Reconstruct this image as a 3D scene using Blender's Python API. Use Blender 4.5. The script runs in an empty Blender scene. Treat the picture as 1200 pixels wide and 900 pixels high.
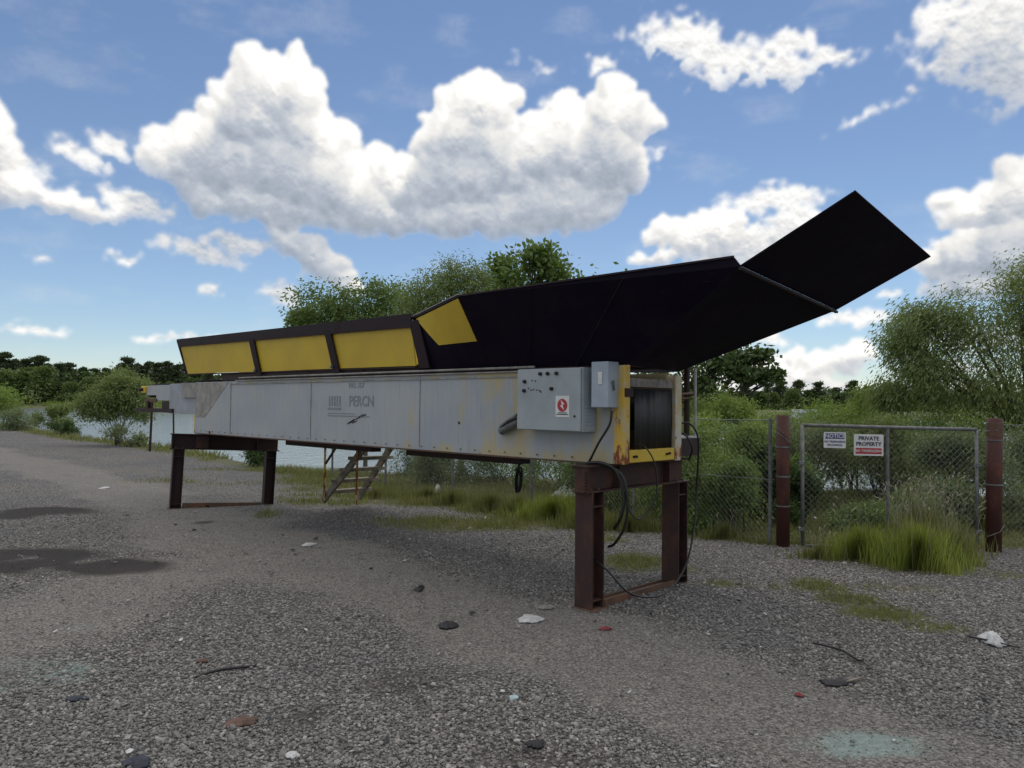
import bpy, math, random
import numpy as np
from mathutils import Vector, Matrix
random.seed(7); rng = np.random.default_rng(11)
S = bpy.context.scene; COL = S.collection
rad = math.radians

# ---------------------------------------------------------------- camera
FPX = 901.0; EYE = 1.65; PITCH = rad(1.59); ROLL = rad(0.6)
cf = np.array([0, math.cos(PITCH), math.sin(PITCH)]); cr0 = np.array([1., 0, 0]); cu0 = np.array([0, -math.sin(PITCH), math.cos(PITCH)])
cr = math.cos(ROLL)*cr0 + math.sin(ROLL)*cu0; cu = -math.sin(ROLL)*cr0 + math.cos(ROLL)*cu0
cam = bpy.data.cameras.new('camera'); camo = bpy.data.objects.new('camera', cam); COL.objects.link(camo)
cam.sensor_width = 36; cam.lens = FPX/1200*36; cam.clip_end = 6000; cam.clip_start = .05
camo.matrix_world = Matrix(((cr[0], cu[0], -cf[0], 0), (cr[1], cu[1], -cf[1], 0), (cr[2], cu[2], -cf[2], EYE), (0, 0, 0, 1)))
S.camera = camo
def pray(u, v):
    return cf + (u-600)/FPX*cr + (450-v)/FPX*cu
def gp(u, v, z=0.0):                       # where the line of sight meets the ground
    d = pray(u, v); t = (z-EYE)/d[2]; return (float(d[0]*t), float(d[1]*t))

# ---------------------------------------------------------------- render / view
S.render.engine = 'CYCLES'
S.cycles.use_denoising = True
S.cycles.max_bounces = 5; S.cycles.diffuse_bounces = 3; S.cycles.glossy_bounces = 3; S.cycles.transparent_max_bounces = 6
S.view_settings.view_transform = 'Standard'; S.view_settings.look = 'None'
S.view_settings.gamma = 1; S.view_settings.exposure = 0.30; S.view_settings.use_curve_mapping = False

# ---------------------------------------------------------------- light
SUN_EL = rad(68); SUN_AZ = rad(20)          # azimuth from +Y towards +X
SKY_STRENGTH = 0.088; CLOUD_STRENGTH = 0.80
sunv = Vector((math.sin(SUN_AZ)*math.cos(SUN_EL), math.cos(SUN_AZ)*math.cos(SUN_EL), math.sin(SUN_EL)))
sl = bpy.data.lights.new('sun', 'SUN'); sl.energy = 1.7; sl.angle = rad(100); sl.color = (1, .93, .82)
so = bpy.data.objects.new('sun', sl); COL.objects.link(so); so.rotation_euler = (-sunv).to_track_quat('-Z', 'Y').to_euler()

world = bpy.data.worlds.new("World"); S.world = world; world.use_nodes = True
world.cycles.sampling_method = 'MANUAL'; world.cycles.sample_map_resolution = 512

class NT:
    """small helper for wiring node trees"""
    def __init__(s, tree): s.t = tree; s.n = tree.nodes; s.l = tree.links
    def new(s, typ, **kw):
        nd = s.n.new(typ)
        for k, v in kw.items(): setattr(nd, k, v)
        return nd
    def put(s, sock, v):
        if isinstance(v, bpy.types.NodeSocket): s.l.new(v, sock)
        else: sock.default_value = v
    def math(s, op, a, b=None, c=None, clamp=False):
        nd = s.new('ShaderNodeMath', operation=op, use_clamp=clamp); s.put(nd.inputs[0], a)
        if b is not None: s.put(nd.inputs[1], b)
        if c is not None: s.put(nd.inputs[2], c)
        return nd.outputs[0]
    def vmath(s, op, a, b=None, scale=None):
        nd = s.new('ShaderNodeVectorMath', operation=op); s.put(nd.inputs[0], a)
        if b is not None: s.put(nd.inputs[1], b)
        if scale is not None: s.put(nd.inputs['Scale'], scale)
        return nd.outputs['Value'] if op in ('LENGTH', 'DOT_PRODUCT') else nd.outputs[0]
    def noise(s, vec, scale, detail=4, rough=.55, out='Fac', lac=2.0, dist=0.0):
        nd = s.new('ShaderNodeTexNoise'); s.put(nd.inputs['Vector'], vec) if vec is not None else None
        nd.inputs['Scale'].default_value = scale; nd.inputs['Detail'].default_value = detail
        nd.inputs['Roughness'].default_value = rough; nd.inputs['Lacunarity'].default_value = lac; nd.inputs['Distortion'].default_value = dist
        return nd.outputs[out]
    def sstep(s, v, a, b, lo=0.0, hi=1.0, smooth=True):
        nd = s.new('ShaderNodeMapRange', interpolation_type='SMOOTHSTEP' if smooth else 'LINEAR')
        s.put(nd.inputs['Value'], v); s.put(nd.inputs['From Min'], a); s.put(nd.inputs['From Max'], b)
        nd.inputs['To Min'].default_value = lo; nd.inputs['To Max'].default_value = hi
        return nd.outputs['Result']
    def mix(s, f, a, b, blend='MIX'):
        nd = s.new('ShaderNodeMix', data_type='RGBA', blend_type=blend)
        s.put(nd.inputs[0], f)
        s.put(nd.inputs[6], a if isinstance(a, bpy.types.NodeSocket) else (*a, 1) if len(a) == 3 else a)
        s.put(nd.inputs[7], b if isinstance(b, bpy.types.NodeSocket) else (*b, 1) if len(b) == 3 else b)
        return nd.outputs[2]
    def fmix(s, f, a, b):
        nd = s.new('ShaderNodeMix', data_type='FLOAT'); s.put(nd.inputs[0], f); s.put(nd.inputs[2], a); s.put(nd.inputs[3], b)
        return nd.outputs[0]
    def map(s, vec, loc=(0, 0, 0), rot=(0, 0, 0), scale=(1, 1, 1), typ='POINT'):
        nd = s.new('ShaderNodeMapping', vector_type=typ); s.put(nd.inputs['Vector'], vec)
        nd.inputs['Location'].default_value = loc; nd.inputs['Rotation'].default_value = rot; nd.inputs['Scale'].default_value = scale
        return nd.outputs[0]

w = NT(world.node_tree); w.n.clear()
wo = w.new('ShaderNodeOutputWorld')
sky = w.new('ShaderNodeTexSky', sky_type='NISHITA', sun_disc=False, sun_elevation=SUN_EL, sun_rotation=SUN_AZ)
sky.altitude = 0; sky.air_density = 1.0; sky.dust_density = 0.0; sky.ozone_density = 3.0
tc = w.new('ShaderNodeTexCoord'); sx = w.new('ShaderNodeSeparateXYZ'); w.l.new(tc.outputs['Generated'], sx.inputs[0])
az = w.math('ARCTAN2', sx.outputs[0], sx.outputs[1]); el = w.math('ARCSINE', sx.outputs[2])
cx = w.new('ShaderNodeCombineXYZ'); w.l.new(az, cx.inputs[0]); w.l.new(el, cx.inputs[1]); PP = cx.outputs[0]
# loose unseen cloud added for its light, behind the camera and overhead; the clouds ahead are built as a far sheet below
away = w.math('MAXIMUM', w.sstep(w.math('ABSOLUTE', az), 1.0, 1.25), w.sstep(el, .62, .80))
cn = w.noise(tc.outputs['Generated'], 2.4, 8, .58)
skyhs = None
alpha = w.math('MULTIPLY', w.sstep(cn, .45, .56), away)
lum = w.sstep(w.noise(tc.outputs['Generated'], 5, 5, .5), .3, .7, .62, 1.0)
ccol = w.mix(1.0, (1.0, .985, .97), lum, 'MULTIPLY')
bg1 = w.new('ShaderNodeBackground'); w.l.new(w.mix(1.0, sky.outputs[0], w.mix(w.sstep(el, .0, .30), (.90, .93, 1.0), (.97, .94, .95)), 'MULTIPLY'), bg1.inputs[0]); bg1.inputs[1].default_value = SKY_STRENGTH
bg2 = w.new('ShaderNodeBackground'); w.l.new(ccol, bg2.inputs[0]); bg2.inputs[1].default_value = CLOUD_STRENGTH
ms = w.new('ShaderNodeMixShader'); w.l.new(alpha, ms.inputs[0]); w.l.new(bg1.outputs[0], ms.inputs[1]); w.l.new(bg2.outputs[0], ms.inputs[2])
w.l.new(ms.outputs[0], wo.inputs[0])

# ---------------------------------------------------------------- mesh helpers
def tag(o, label=None, cat=None, group=None, kind=None):
    if label: o['label'] = label
    if cat: o['category'] = cat
    if group: o['group'] = group
    if kind: o['kind'] = kind
    return o
def empty(name, loc=(0, 0, 0), rz=0.0):
    o = bpy.data.objects.new(name, None); COL.objects.link(o); o.location = loc; o.rotation_euler = (0, 0, rz); o.empty_display_size = .2
    return o
def npmesh(name, V, Fq, mat, parent=None, smooth=False, link=True):
    """mesh from arrays; faces all of one size"""
    V = np.asarray(V, np.float32); Fq = np.asarray(Fq, np.int32); k = Fq.shape[1]
    me = bpy.data.meshes.new(name); me.vertices.add(len(V)); me.vertices.foreach_set('co', V.ravel())
    me.loops.add(Fq.size); me.loops.foreach_set('vertex_index', Fq.ravel())
    me.polygons.add(len(Fq)); me.polygons.foreach_set('loop_start', np.arange(0, Fq.size, k, dtype=np.int32))
    try: me.polygons.foreach_set('loop_total', np.full(len(Fq), k, np.int32))
    except Exception: pass
    me.polygons.foreach_set('use_smooth', np.full(len(Fq), smooth, bool))
    me.update(calc_edges=True); me.materials.append(mat)
    o = bpy.data.objects.new(name, me)
    if link: COL.objects.link(o)
    if parent is not None: o.parent = parent
    return o
class MB:
    def __init__(s): s.v = []; s.f = []
    def add(s, vs, fs):
        b = len(s.v); s.v += [tuple(map(float, p)) for p in vs]; s.f += [tuple(b+i for i in f) for f in fs]; return s
    def box(s, x0, x1, y0, y1, z0, z1):
        return s.add([(x0,y0,z0),(x1,y0,z0),(x1,y1,z0),(x0,y1,z0),(x0,y0,z1),(x1,y0,z1),(x1,y1,z1),(x0,y1,z1)],
                     [(0,3,2,1),(4,5,6,7),(0,1,5,4),(1,2,6,5),(2,3,7,6),(3,0,4,7)])
    def bar(s, p, q, w, h, up=(0, 0, 1)):
        p = Vector(p); q = Vector(q); d = (q-p).normalized(); a = d.cross(Vector(up)).normalized(); b = a.cross(d).normalized()
        vs = [c + a*i*w/2 + b*j*h/2 for c in (p, q) for i, j in ((-1,-1),(1,-1),(1,1),(-1,1))]
        return s.add(vs, [(0,1,2,3),(7,6,5,4),(0,4,5,1),(1,5,6,2),(2,6,7,3),(3,7,4,0)])
    def tube(s, pts, r, n=8, caps=True):
        pts = [Vector(p) for p in pts]; rs = r if isinstance(r, (list, tuple)) else [r]*len(pts)
        b = len(s.v); prev = None
        for i, p in enumerate(pts):
            d = (pts[min(i+1, len(pts)-1)] - pts[max(i-1, 0)]).normalized()
            if prev is None: a = d.cross(Vector((0, 0, 1)) if abs(d.z) < .9 else Vector((1, 0, 0))).normalized()
            else: a = (prev - d*prev.dot(d)).normalized()
            prev = a; c = d.cross(a)
            for k in range(n):
                t = 2*math.pi*k/n; s.v.append(tuple(p + (a*math.cos(t) + c*math.sin(t))*rs[i]))
        for i in range(len(pts)-1):
            for k in range(n):
                k2 = (k+1) % n; s.f.append((b+i*n+k, b+i*n+k2, b+(i+1)*n+k2, b+(i+1)*n+k))
        if caps:
            s.f.append(tuple(b+k for k in reversed(range(n)))); e = b+(len(pts)-1)*n; s.f.append(tuple(e+k for k in range(n)))
        return s
    def slab(s, pts, t, n=None):
        """polygon given by its outline, thickened by t along its own normal"""
        pts = [Vector(p) for p in pts]
        nn = Vector(n) if n else (pts[1]-pts[0]).cross(pts[2]-pts[0]).normalized()
        k = len(pts); vs = pts + [p + nn*t for p in pts]
        return s.add(vs, [tuple(reversed(range(k))), tuple(range(k, 2*k))] + [(i, (i+1) % k, k+(i+1) % k, k+i) for i in range(k)])
    def build(s, name, mat, parent=None, bevel=0.0, smooth=False):
        me = bpy.data.meshes.new(name); me.from_pydata(s.v, [], s.f); me.update(); me.materials.append(mat)
        if smooth:
            me.polygons.foreach_set('use_smooth', np.ones(len(me.polygons), bool)); me.update()
        o = bpy.data.objects.new(name, me); COL.objects.link(o)
        if parent is not None: o.parent = parent
        if bevel:
            m = o.modifiers.new('bevel', 'BEVEL'); m.width = bevel; m.segments = 2; m.limit_method = 'ANGLE'; m.angle_limit = rad(40)
        return o
def spline(pts, n=10):
    pts = [Vector(p) for p in pts]; out = []
    P = [2*pts[0]-pts[1]] + pts + [2*pts[-1]-pts[-2]]
    for i in range(1, len(P)-2):
        for k in range(n):
            t = k/n; a, b, c, d = P[i-1], P[i], P[i+1], P[i+2]
            out.append(.5*((2*b) + (c-a)*t + (2*a-5*b+4*c-d)*t*t + (3*b-a-3*c+d)*t**3))
    out.append(pts[-1]); return out
def text_mesh(name, body, size, mat, parent, M, extrude=.0008, bold=0.0, align='CENTER', sx=1.0):
    cu_ = bpy.data.curves.new(name, 'FONT'); cu_.body = body; cu_.size = size; cu_.extrude = extrude; cu_.offset = bold
    cu_.align_x = align; cu_.align_y = 'CENTER'; cu_.resolution_u = 2
    t = bpy.data.objects.new(name, cu_); COL.objects.link(t); bpy.context.view_layer.update()
    me = bpy.data.meshes.new_from_object(t.evaluated_get(bpy.context.evaluated_depsgraph_get()))
    bpy.data.objects.remove(t); me.name = name
    me.transform(M @ Matrix.Diagonal((sx, 1, 1, 1))); me.materials.clear(); me.materials.append(mat)
    o = bpy.data.objects.new(name, me); COL.objects.link(o); o.parent = parent
    return o

# ---------------------------------------------------------------- numpy noise
def vnoise(x, y, seed=0):
    xi = np.floor(x).astype(np.int64); yi = np.floor(y).astype(np.int64); fx = x-xi; fy = y-yi
    fx = fx*fx*(3-2*fx); fy = fy*fy*(3-2*fy)
    def h(a, b):
        n = (a*374761393 + b*668265263 + seed*974634777) & 0xffffffff
        n = ((n ^ (n >> 13))*1274126177) & 0xffffffff
        return ((n ^ (n >> 16)) & 0xffff)/65535.0
    return (h(xi, yi)*(1-fx)+h(xi+1, yi)*fx)*(1-fy) + (h(xi, yi+1)*(1-fx)+h(xi+1, yi+1)*fx)*fy
def fbm(x, y, o=4, seed=0):
    s = 0; a = .5; t = 0
    for i in range(o): s = s + a*vnoise(x*2**i, y*2**i, seed+i); t += a; a *= .5
    return s/t
def sst(x, a, b): t = np.clip((x-a)/(b-a), 0, 1); return t*t*(3-2*t)

# ---------------------------------------------------------------- clouds
# heaps of vapour: (u, v, half-width, half-height, tilt, kind) as seen; kind c = cumulus, s = soft, w = wisp
CLOUDS = [
 (325,108,50,40,0,'c'),(300,140,58,38,0,'c'),(350,165,60,38,0,'c'),(270,190,85,36,5,'c'),(345,205,90,42,0,'c'),(215,200,50,24,12,'c'),(405,232,80,36,0,'c'),(300,242,90,26,0,'c'),(245,160,30,20,0,'c'),
 (560,128,44,36,0,'c'),(545,165,62,40,0,'c'),(560,205,90,42,0,'c'),(630,180,60,40,0,'c'),(722,140,42,38,0,'c'),(690,190,62,48,0,'c'),(650,238,80,38,0,'c'),(480,215,62,38,0,'c'),(580,255,110,28,0,'c'),(455,255,90,26,0,'c'),(660,140,28,24,0,'c'),
 (70,240,70,16,8,'c'),(20,205,30,16,15,'s'),(92,181,28,11,18,'s'),(15,225,36,18,10,'c'),(150,238,42,14,12,'s'),(128,170,18,8,20,'s'),(22,185,28,9,15,'s'),
 (245,297,52,11,4,'s'),(285,284,40,10,0,'s'),(368,302,40,24,25,'c'),(402,330,24,15,20,'c'),(340,290,22,12,0,'c'),(145,303,15,5,0,'s'),(45,307,12,4,5,'s'),(35,385,30,5,0,'s'),(205,397,34,4,0,'s'),(250,340,7,7,0,'s'),(330,345,20,14,0,'s'),
 (800,48,58,24,10,'s'),(850,70,60,24,5,'s'),(905,78,55,18,5,'s'),(780,45,30,16,0,'s'),(925,52,30,14,0,'s'),(705,74,15,9,0,'s'),(968,68,32,9,0,'s'),(812,98,30,5,-40,'w'),(1000,65,20,4,-10,'w'),
 (1040,128,60,6,-14,'w'),(1010,138,55,4,-20,'w'),(1075,100,20,8,10,'w'),(630,75,40,10,10,'w'),(640,115,20,12,10,'w'),
 (1160,25,68,55,0,'s'),(1185,85,52,32,10,'s'),(1100,22,32,24,0,'s'),(1120,60,30,20,0,'s'),
 (1150,245,50,22,0,'c'),(1200,225,45,26,0,'c'),(1190,300,70,26,0,'c'),(1130,305,45,20,0,'c'),(1150,335,65,20,0,'c'),(1220,265,55,30,0,'s'),(1190,285,60,20,0,'s'),
 (815,278,55,24,0,'c'),(845,265,26,18,0,'c'),(905,235,56,16,0,'s'),(770,302,44,10,0,'c'),(890,280,62,24,0,'s'),(935,262,34,22,0,'s'),(880,300,80,20,0,'s'),
 (930,430,45,20,5,'c'),(990,422,34,18,0,'c'),(900,398,32,9,10,'s'),(890,455,90,18,0,'s'),(1000,374,38,8,0,'s'),(960,458,62,14,0,'c'),(1040,345,11,5,0,'s'),(850,440,60,26,0,'s'),(920,448,40,16,0,'c'),
 (730,470,60,16,0,'s'),(600,360,60,10,0,'s'),(1150,395,60,14,0,'s'),(1090,430,40,8,0,'s'),(700,400,40,14,0,'s'),(30,372,14,3,0,'w'),(755,190,44,12,-20,'w'),
 (-120,150,100,50,0,'c'),(-200,320,90,24,0,'c'),(-320,60,100,60,0,'c'),(1440,90,90,45,0,'c'),(1450,330,90,30,0,'c'),(1330,420,80,18,0,'c'),(-420,400,120,20,0,'s'),
]
def azel(u, v):
    P, R_ = math.radians(1.59), math.radians(.6)
    f = np.array([0, math.cos(P), math.sin(P)]); r0 = np.array([1., 0, 0]); u0 = np.array([0, -math.sin(P), math.cos(P)])
    d = f + (u-600)/FPX*(math.cos(R_)*r0+math.sin(R_)*u0) + (450-v)/FPX*(-math.sin(R_)*r0+math.cos(R_)*u0); d = d/np.linalg.norm(d)
    return math.degrees(math.atan2(d[0], d[1])), math.degrees(math.asin(d[2]))
def blur(a, k):
    for ax in (0, 1):
        for _ in range(2):
            p = np.pad(a, [(k+1, k) if i == ax else (0, 0) for i in (0, 1)], mode='edge'); c = np.cumsum(p, axis=ax)
            a = (np.take(c, range(2*k+1, c.shape[ax]), axis=ax)-np.take(c, range(0, c.shape[ax]-2*k-1), axis=ax))/(2*k+1)
    return a
def cloud_maps(step):
    """height relief of the cloud heaps on an azimuth/elevation grid -> cover and brightness"""
    r = np.random.default_rng(4); AZ = np.arange(-58, 58, step); EL = np.arange(-1.0, 36, step); gx, gy = np.meshgrid(AZ, EL)
    H = np.zeros_like(gx); Wd = np.zeros_like(gx); SH = np.zeros_like(gx)
    wx = gx + (fbm(gx*.9, gy*.9, 4, 1)-.5)*1.5 + (fbm(gx*4, gy*4, 3, 2)-.5)*.5; wy = gy + (fbm(gx*.9+7, gy*.9, 4, 3)-.5)*1.2 + (fbm(gx*4, gy*4+3, 3, 5)-.5)*.5
    DG = math.degrees(1/FPX)
    for (u, v, rx, ry, rot, kind) in CLOUDS:
        a, e = azel(u, v); rx *= DG*(1.3 if kind == 's' else 1); ry *= DG*(1.3 if kind == 's' else 1); c, s = math.cos(math.radians(rot)), math.sin(math.radians(rot))
        m = max(rx, ry)*1.8
        i0, i1 = np.searchsorted(AZ, [a-m, a+m]); j0, j1 = np.searchsorted(EL, [e-m, e+m])
        if i1 <= i0 or j1 <= j0: continue
        X = wx[j0:j1, i0:i1]; Y = wy[j0:j1, i0:i1]
        if kind == 'c':
            n = int(34+14*rx*ry/4); th = r.random(n)*2*np.pi; q = r.random(n)**.5*.98; sy = np.sin(th); sy = np.where(sy < 0, sy*.55, sy)
            px = a + rx*q*np.cos(th)*c - ry*q*sy*s; py = e - rx*q*np.cos(th)*s*1.0 + ry*q*sy*c
            rs = min(rx, ry)*(.16+.42*r.random(n)**1.7)*(1.15-.45*q); zc = min(rx, ry)*1.1*(1-q**2)
            for x0, y0, r0, z0 in zip(px, py, rs, zc):
                d2 = (X-x0)**2+(Y-y0)**2; k = d2 < r0*r0
                hh = H[j0:j1, i0:i1]; hh[k] = np.maximum(hh[k], (z0+np.sqrt(np.maximum(r0*r0-d2, 0))*1.0)[k])
        d = np.sqrt((((X-a)*c-(Y-e)*s)/rx)**2 + (((X-a)*s+(Y-e)*c)/ry)**2)
        soft = np.clip(1.15-d, 0, 1)
        if kind == 'c': Wd[j0:j1, i0:i1] = np.maximum(Wd[j0:j1, i0:i1], np.clip(1.0-d, 0, 1)*.9)
        elif kind == 's': SH[j0:j1, i0:i1] = np.maximum(SH[j0:j1, i0:i1], soft*1.15)
        else: SH[j0:j1, i0:i1] = np.maximum(SH[j0:j1, i0:i1], soft*.62)
    k = max(1, int(.17/step)); Hs = blur(H, k); core = sst(Hs, .02, .22)
    ero = fbm(gx*1.5, gy*1.9, 6, 50); ero2 = fbm(gx*5, gy*6, 5, 60)
    soft = sst(SH*1.3 + (ero-.5)*1.7 + (ero2-.5)*.22, .30, 1.15)*.95*sst(SH, .0, .25)
    body = sst(Wd + (ero-.5)*1.1 + (ero2-.5)*.4, .10, .6)*sst(Wd, 0, .12)
    A = np.maximum(np.maximum(core*sst(Hs+(ero2-.5)*.6+(ero-.5)*.5, -.02, .30), soft), body)
    low = sst(blur(np.roll(A, -int(.9/step), 0), 4)-blur(np.roll(A, int(.9/step), 0), 4), .0, .9)   # undersides fray out
    A = blur(A, max(1, int(.05/step))); A = A*(1-low) + blur(A, max(2, int(.35/step)))*low*sst(A+(ero-.5), .1, .8)
    # relief: puffs plus fine turbulence
    rel = Hs*1.0 + blur(H, max(1, int(.5/step)))*.6 + (ero-.5)*.8*np.clip(SH+Wd, 0, 1) + (ero2-.5)*.05
    gyy, gxx = np.gradient(rel, step); n3 = np.stack([-gxx, -gyy, np.full_like(rel, 1.15)]); n3 /= np.linalg.norm(n3, axis=0)
    sun = np.array([.28, .80, .45]); sun /= np.linalg.norm(sun); lam = np.tensordot(sun, n3, 1)
    # vapour standing between a place and the sun: smear the cover down
    th = blur(A, max(1, int(.25/step))); acc = np.zeros_like(A); wsum = 0
    for t in np.linspace(.5, 5.5, 11):
        jy = int(t/step); jx = int(t*.22/step); sh = np.zeros_like(A); sh[:-jy, :-jx or None] = th[jy:, jx:]; acc += sh; wsum += 1
    occ = acc/wsum
    lum = .93 + (.20-.09*sst(occ, .2, .9))*lam - .30*sst(occ, .12, 1.0) + .16*(ero-.5) + .05*(ero2-.5)
    lum = np.where(A > 0, lum, .9)
    thin = sst(A, .1, .8); lum = lum*thin + (1-thin)*np.maximum(lum, .86-.22*sst(occ, .1, .8))
    veil = sst(fbm(gx*.22, gy*.6, 6, 90), .52, .82)*.10
    A = np.maximum(A, veil)
    return AZ, EL, np.clip(A, 0, 1), np.clip(lum, .3, 1.06)

def build_clouds():
    AZ, EL, A, Lm = cloud_maps(.085); gx, gy = np.meshgrid(np.radians(AZ), np.radians(EL)); R_ = 3000.
    V = np.stack([R_*np.sin(gx)*np.cos(gy), R_*np.cos(gx)*np.cos(gy), EYE+R_*np.sin(gy)], 2).reshape(-1, 3)
    nx, ny = len(AZ), len(EL); i = (np.arange(nx-1)[None]+nx*np.arange(ny-1)[:, None])
    Am = np.maximum.reduce([A[:-1, :-1], A[1:, :-1], A[:-1, 1:], A[1:, 1:]]); i = i[Am > .004]
    m = bpy.data.materials.new('cloud_vapour'); m.use_nodes = True; n = NT(m.node_tree); n.n.clear(); o = n.new('ShaderNodeOutputMaterial')
    at = n.new('ShaderNodeAttribute', attribute_name='vapour'); sp = n.new('ShaderNodeSeparateColor'); n.l.new(at.outputs['Color'], sp.inputs[0])
    ps = n.map(n.new('ShaderNodeNewGeometry').outputs['Position'], scale=(1/3000,)*3)
    fine = n.math('SUBTRACT', n.noise(ps, 120, 5, .65), .5); fr = n.math('SUBTRACT', n.noise(ps, 60, 6, .65), .5)
    a = n.math('ADD', sp.outputs[0], n.math('MULTIPLY', n.math('MULTIPLY', fr, n.math('MULTIPLY', sp.outputs[0], n.math('SUBTRACT', 1.0, sp.outputs[0]))), 3.2), clamp=True)
    l = n.math('ADD', sp.outputs[1], n.math('MULTIPLY', fine, .05))
    col = n.mix(n.sstep(l, .45, .92), (.80, .90, 1.06), (1.0, .985, .955)); col = n.mix(1.0, col, l, 'MULTIPLY')
    e = n.new('ShaderNodeEmission'); n.l.new(col, e.inputs[0]); e.inputs[1].default_value = CLOUD_STRENGTH
    tr = n.new('ShaderNodeBsdfTransparent'); mx = n.new('ShaderNodeMixShader'); n.l.new(a, mx.inputs[0]); n.l.new(tr.outputs[0], mx.inputs[1]); n.l.new(e.outputs[0], mx.inputs[2]); n.l.new(mx.outputs[0], o.inputs[0])
    m.cycles.emission_sampling = 'NONE'
    ob = npmesh('sky', V, np.stack([i, i+1, i+nx+1, i+nx], 1), m, smooth=True)
    ca = ob.data.color_attributes.new('vapour', 'FLOAT_COLOR', 'POINT'); al = A.ravel(); lu = Lm.ravel()**1.25
    ca.data.foreach_set('color', np.stack([al, lu, al*0, al*0+1], 1).astype(np.float32).ravel())
    tag(ob, kind='structure')
build_clouds()

# ---------------------------------------------------------------- terrain
SHX = np.array([-400,-60,-32,-20.9,-15.4,-12.3,-5.2,-2,0,3,6,12,30,60,400.]); SHY = np.array([330,82,49,36.5,31.2,27.8,19.4,18.3,17.6,16,15.6,15.6,18,25,60.])
FRX = np.array([-600,-60,0,20,60,600.]); FRY = np.array([330,235,230,160,150,150.])
WATER_Z = -0.8
def shore(x, y): return y - np.interp(x, SHX, SHY)          # >0 : past the top of the bank
def hgt(x, y):
    x = np.asarray(x, float); y = np.asarray(y, float); s = shore(x, y); f = y - np.interp(x, FRX, FRY)
    h = -.10*sst(-s, 7.5, 2.5)
    h = h + (fbm(x*.35, y*.35, 3, 5)-.5)*.05 + (fbm(x*2.2, y*2.2, 3, 9)-.5)*.03
    h = h - 1.5*sst(s, .0, 5.0)
    far = np.where(x < 5, 6.0, 2.0)
    h = h + sst(f, -4, 34)*far + (fbm(x*.02, y*.02, 3, 2)-.5)*2*sst(f, 0, 60)
    return h
def hz(x, y): return float(hgt(np.array([x]), np.array([y]))[0])

FENCE = [(-4.2, 18.1), (-1.09, 14.39), (3.18, 9.30)]          # chain-link run from the pond to the gate
def seg_d(x, y, p, q):
    px, py = p; dx, dy = q[0]-px, q[1]-py; L = dx*dx+dy*dy
    t = np.clip(((x-px)*dx+(y-py)*dy)/L, 0, 1); return np.hypot(x-px-t*dx, y-py-t*dy)
def ell(x, y, u, v, ru, rv):
    """soft ellipse round the ground point under (u,v)"""
    c = gp(u, v); a = gp(u+ru, v); b = gp(u, v+rv); rx = abs(a[0]-c[0]); ry = abs(b[1]-c[1])
    return np.clip(1.35 - np.sqrt(((x-c[0])/rx)**2 + ((y-c[1])/ry)**2), 0, 1)
def grass_mask(x, y):
    s = shore(x, y); n = fbm(x*1.3, y*1.3, 4, 31); n2 = fbm(x*.5, y*.9, 3, 77)
    g = sst(-s, 1.8, .2) * np.clip(n*1.8, 0, 1)
    band = sst(-s, 7.0, 2.0)*sst(x, -11, -6)*sst(3.5-x, 0, 2.5)*sst(n2, .42, .62)*.55
    g = np.maximum(g, band)
    fd = np.minimum(seg_d(x, y, FENCE[0], FENCE[1]), seg_d(x, y, FENCE[1], FENCE[2]))
    w_ = np.interp(x, [-4, 0, 2.0, 3.2], [1.8, 1.5, .5, .15])
    g = np.maximum(g, np.clip(1-fd/w_, 0, 1)*np.clip(n*2.6-.3, 0, 1)*1.4)
    for (u, v, ru, rv, k) in [(320,602,22,5,1),(500,582,70,10,1),(620,602,70,14,1.2),(560,612,110,11,1),(745,660,45,12,.8),(800,668,30,8,.5),(853,686,38,5,1),(905,690,20,4,.5),
                              (955,690,32,9,1),(1035,722,50,11,.9),(995,705,40,7,.9),(1100,738,45,7,.6),(1060,690,90,8,.35),(1150,675,60,9,.5),(1050,655,80,18,1),(700,632,40,8,.5),
                              (230,560,90,8,.35),(400,582,80,10,.8)]:
        g = np.maximum(g, ell(x, y, u, v, ru, rv)*k*np.clip(n*2.4-.35, 0, 1)*1.3)
    # behind the fence and round the pond everything is overgrown
    behind = (y > np.interp(x, [-1.09, 3.18, 5.62, 12], [14.39, 9.3, 9.2, 8.6])) & (x > -1.1)
    g = np.where(behind, np.maximum(g, .55+.45*n), g)
    g = np.where(s > 0, np.maximum(g, .5+.5*n), g)
    g = np.where((np.abs(x) > 70) | (y < -45), 1, g)
    return np.clip(g, 0, 1)
TRACK = [gp(u, v) for u, v in [(-260, 800), (0, 735), (200, 668), (360, 668), (520, 710), (700, 770), (860, 815), (1080, 900), (1400, 1050)]]
TRACK2 = [gp(u, v) for u, v in [(330, 650), (190, 590), (60, 548), (-60, 520)]]
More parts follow.
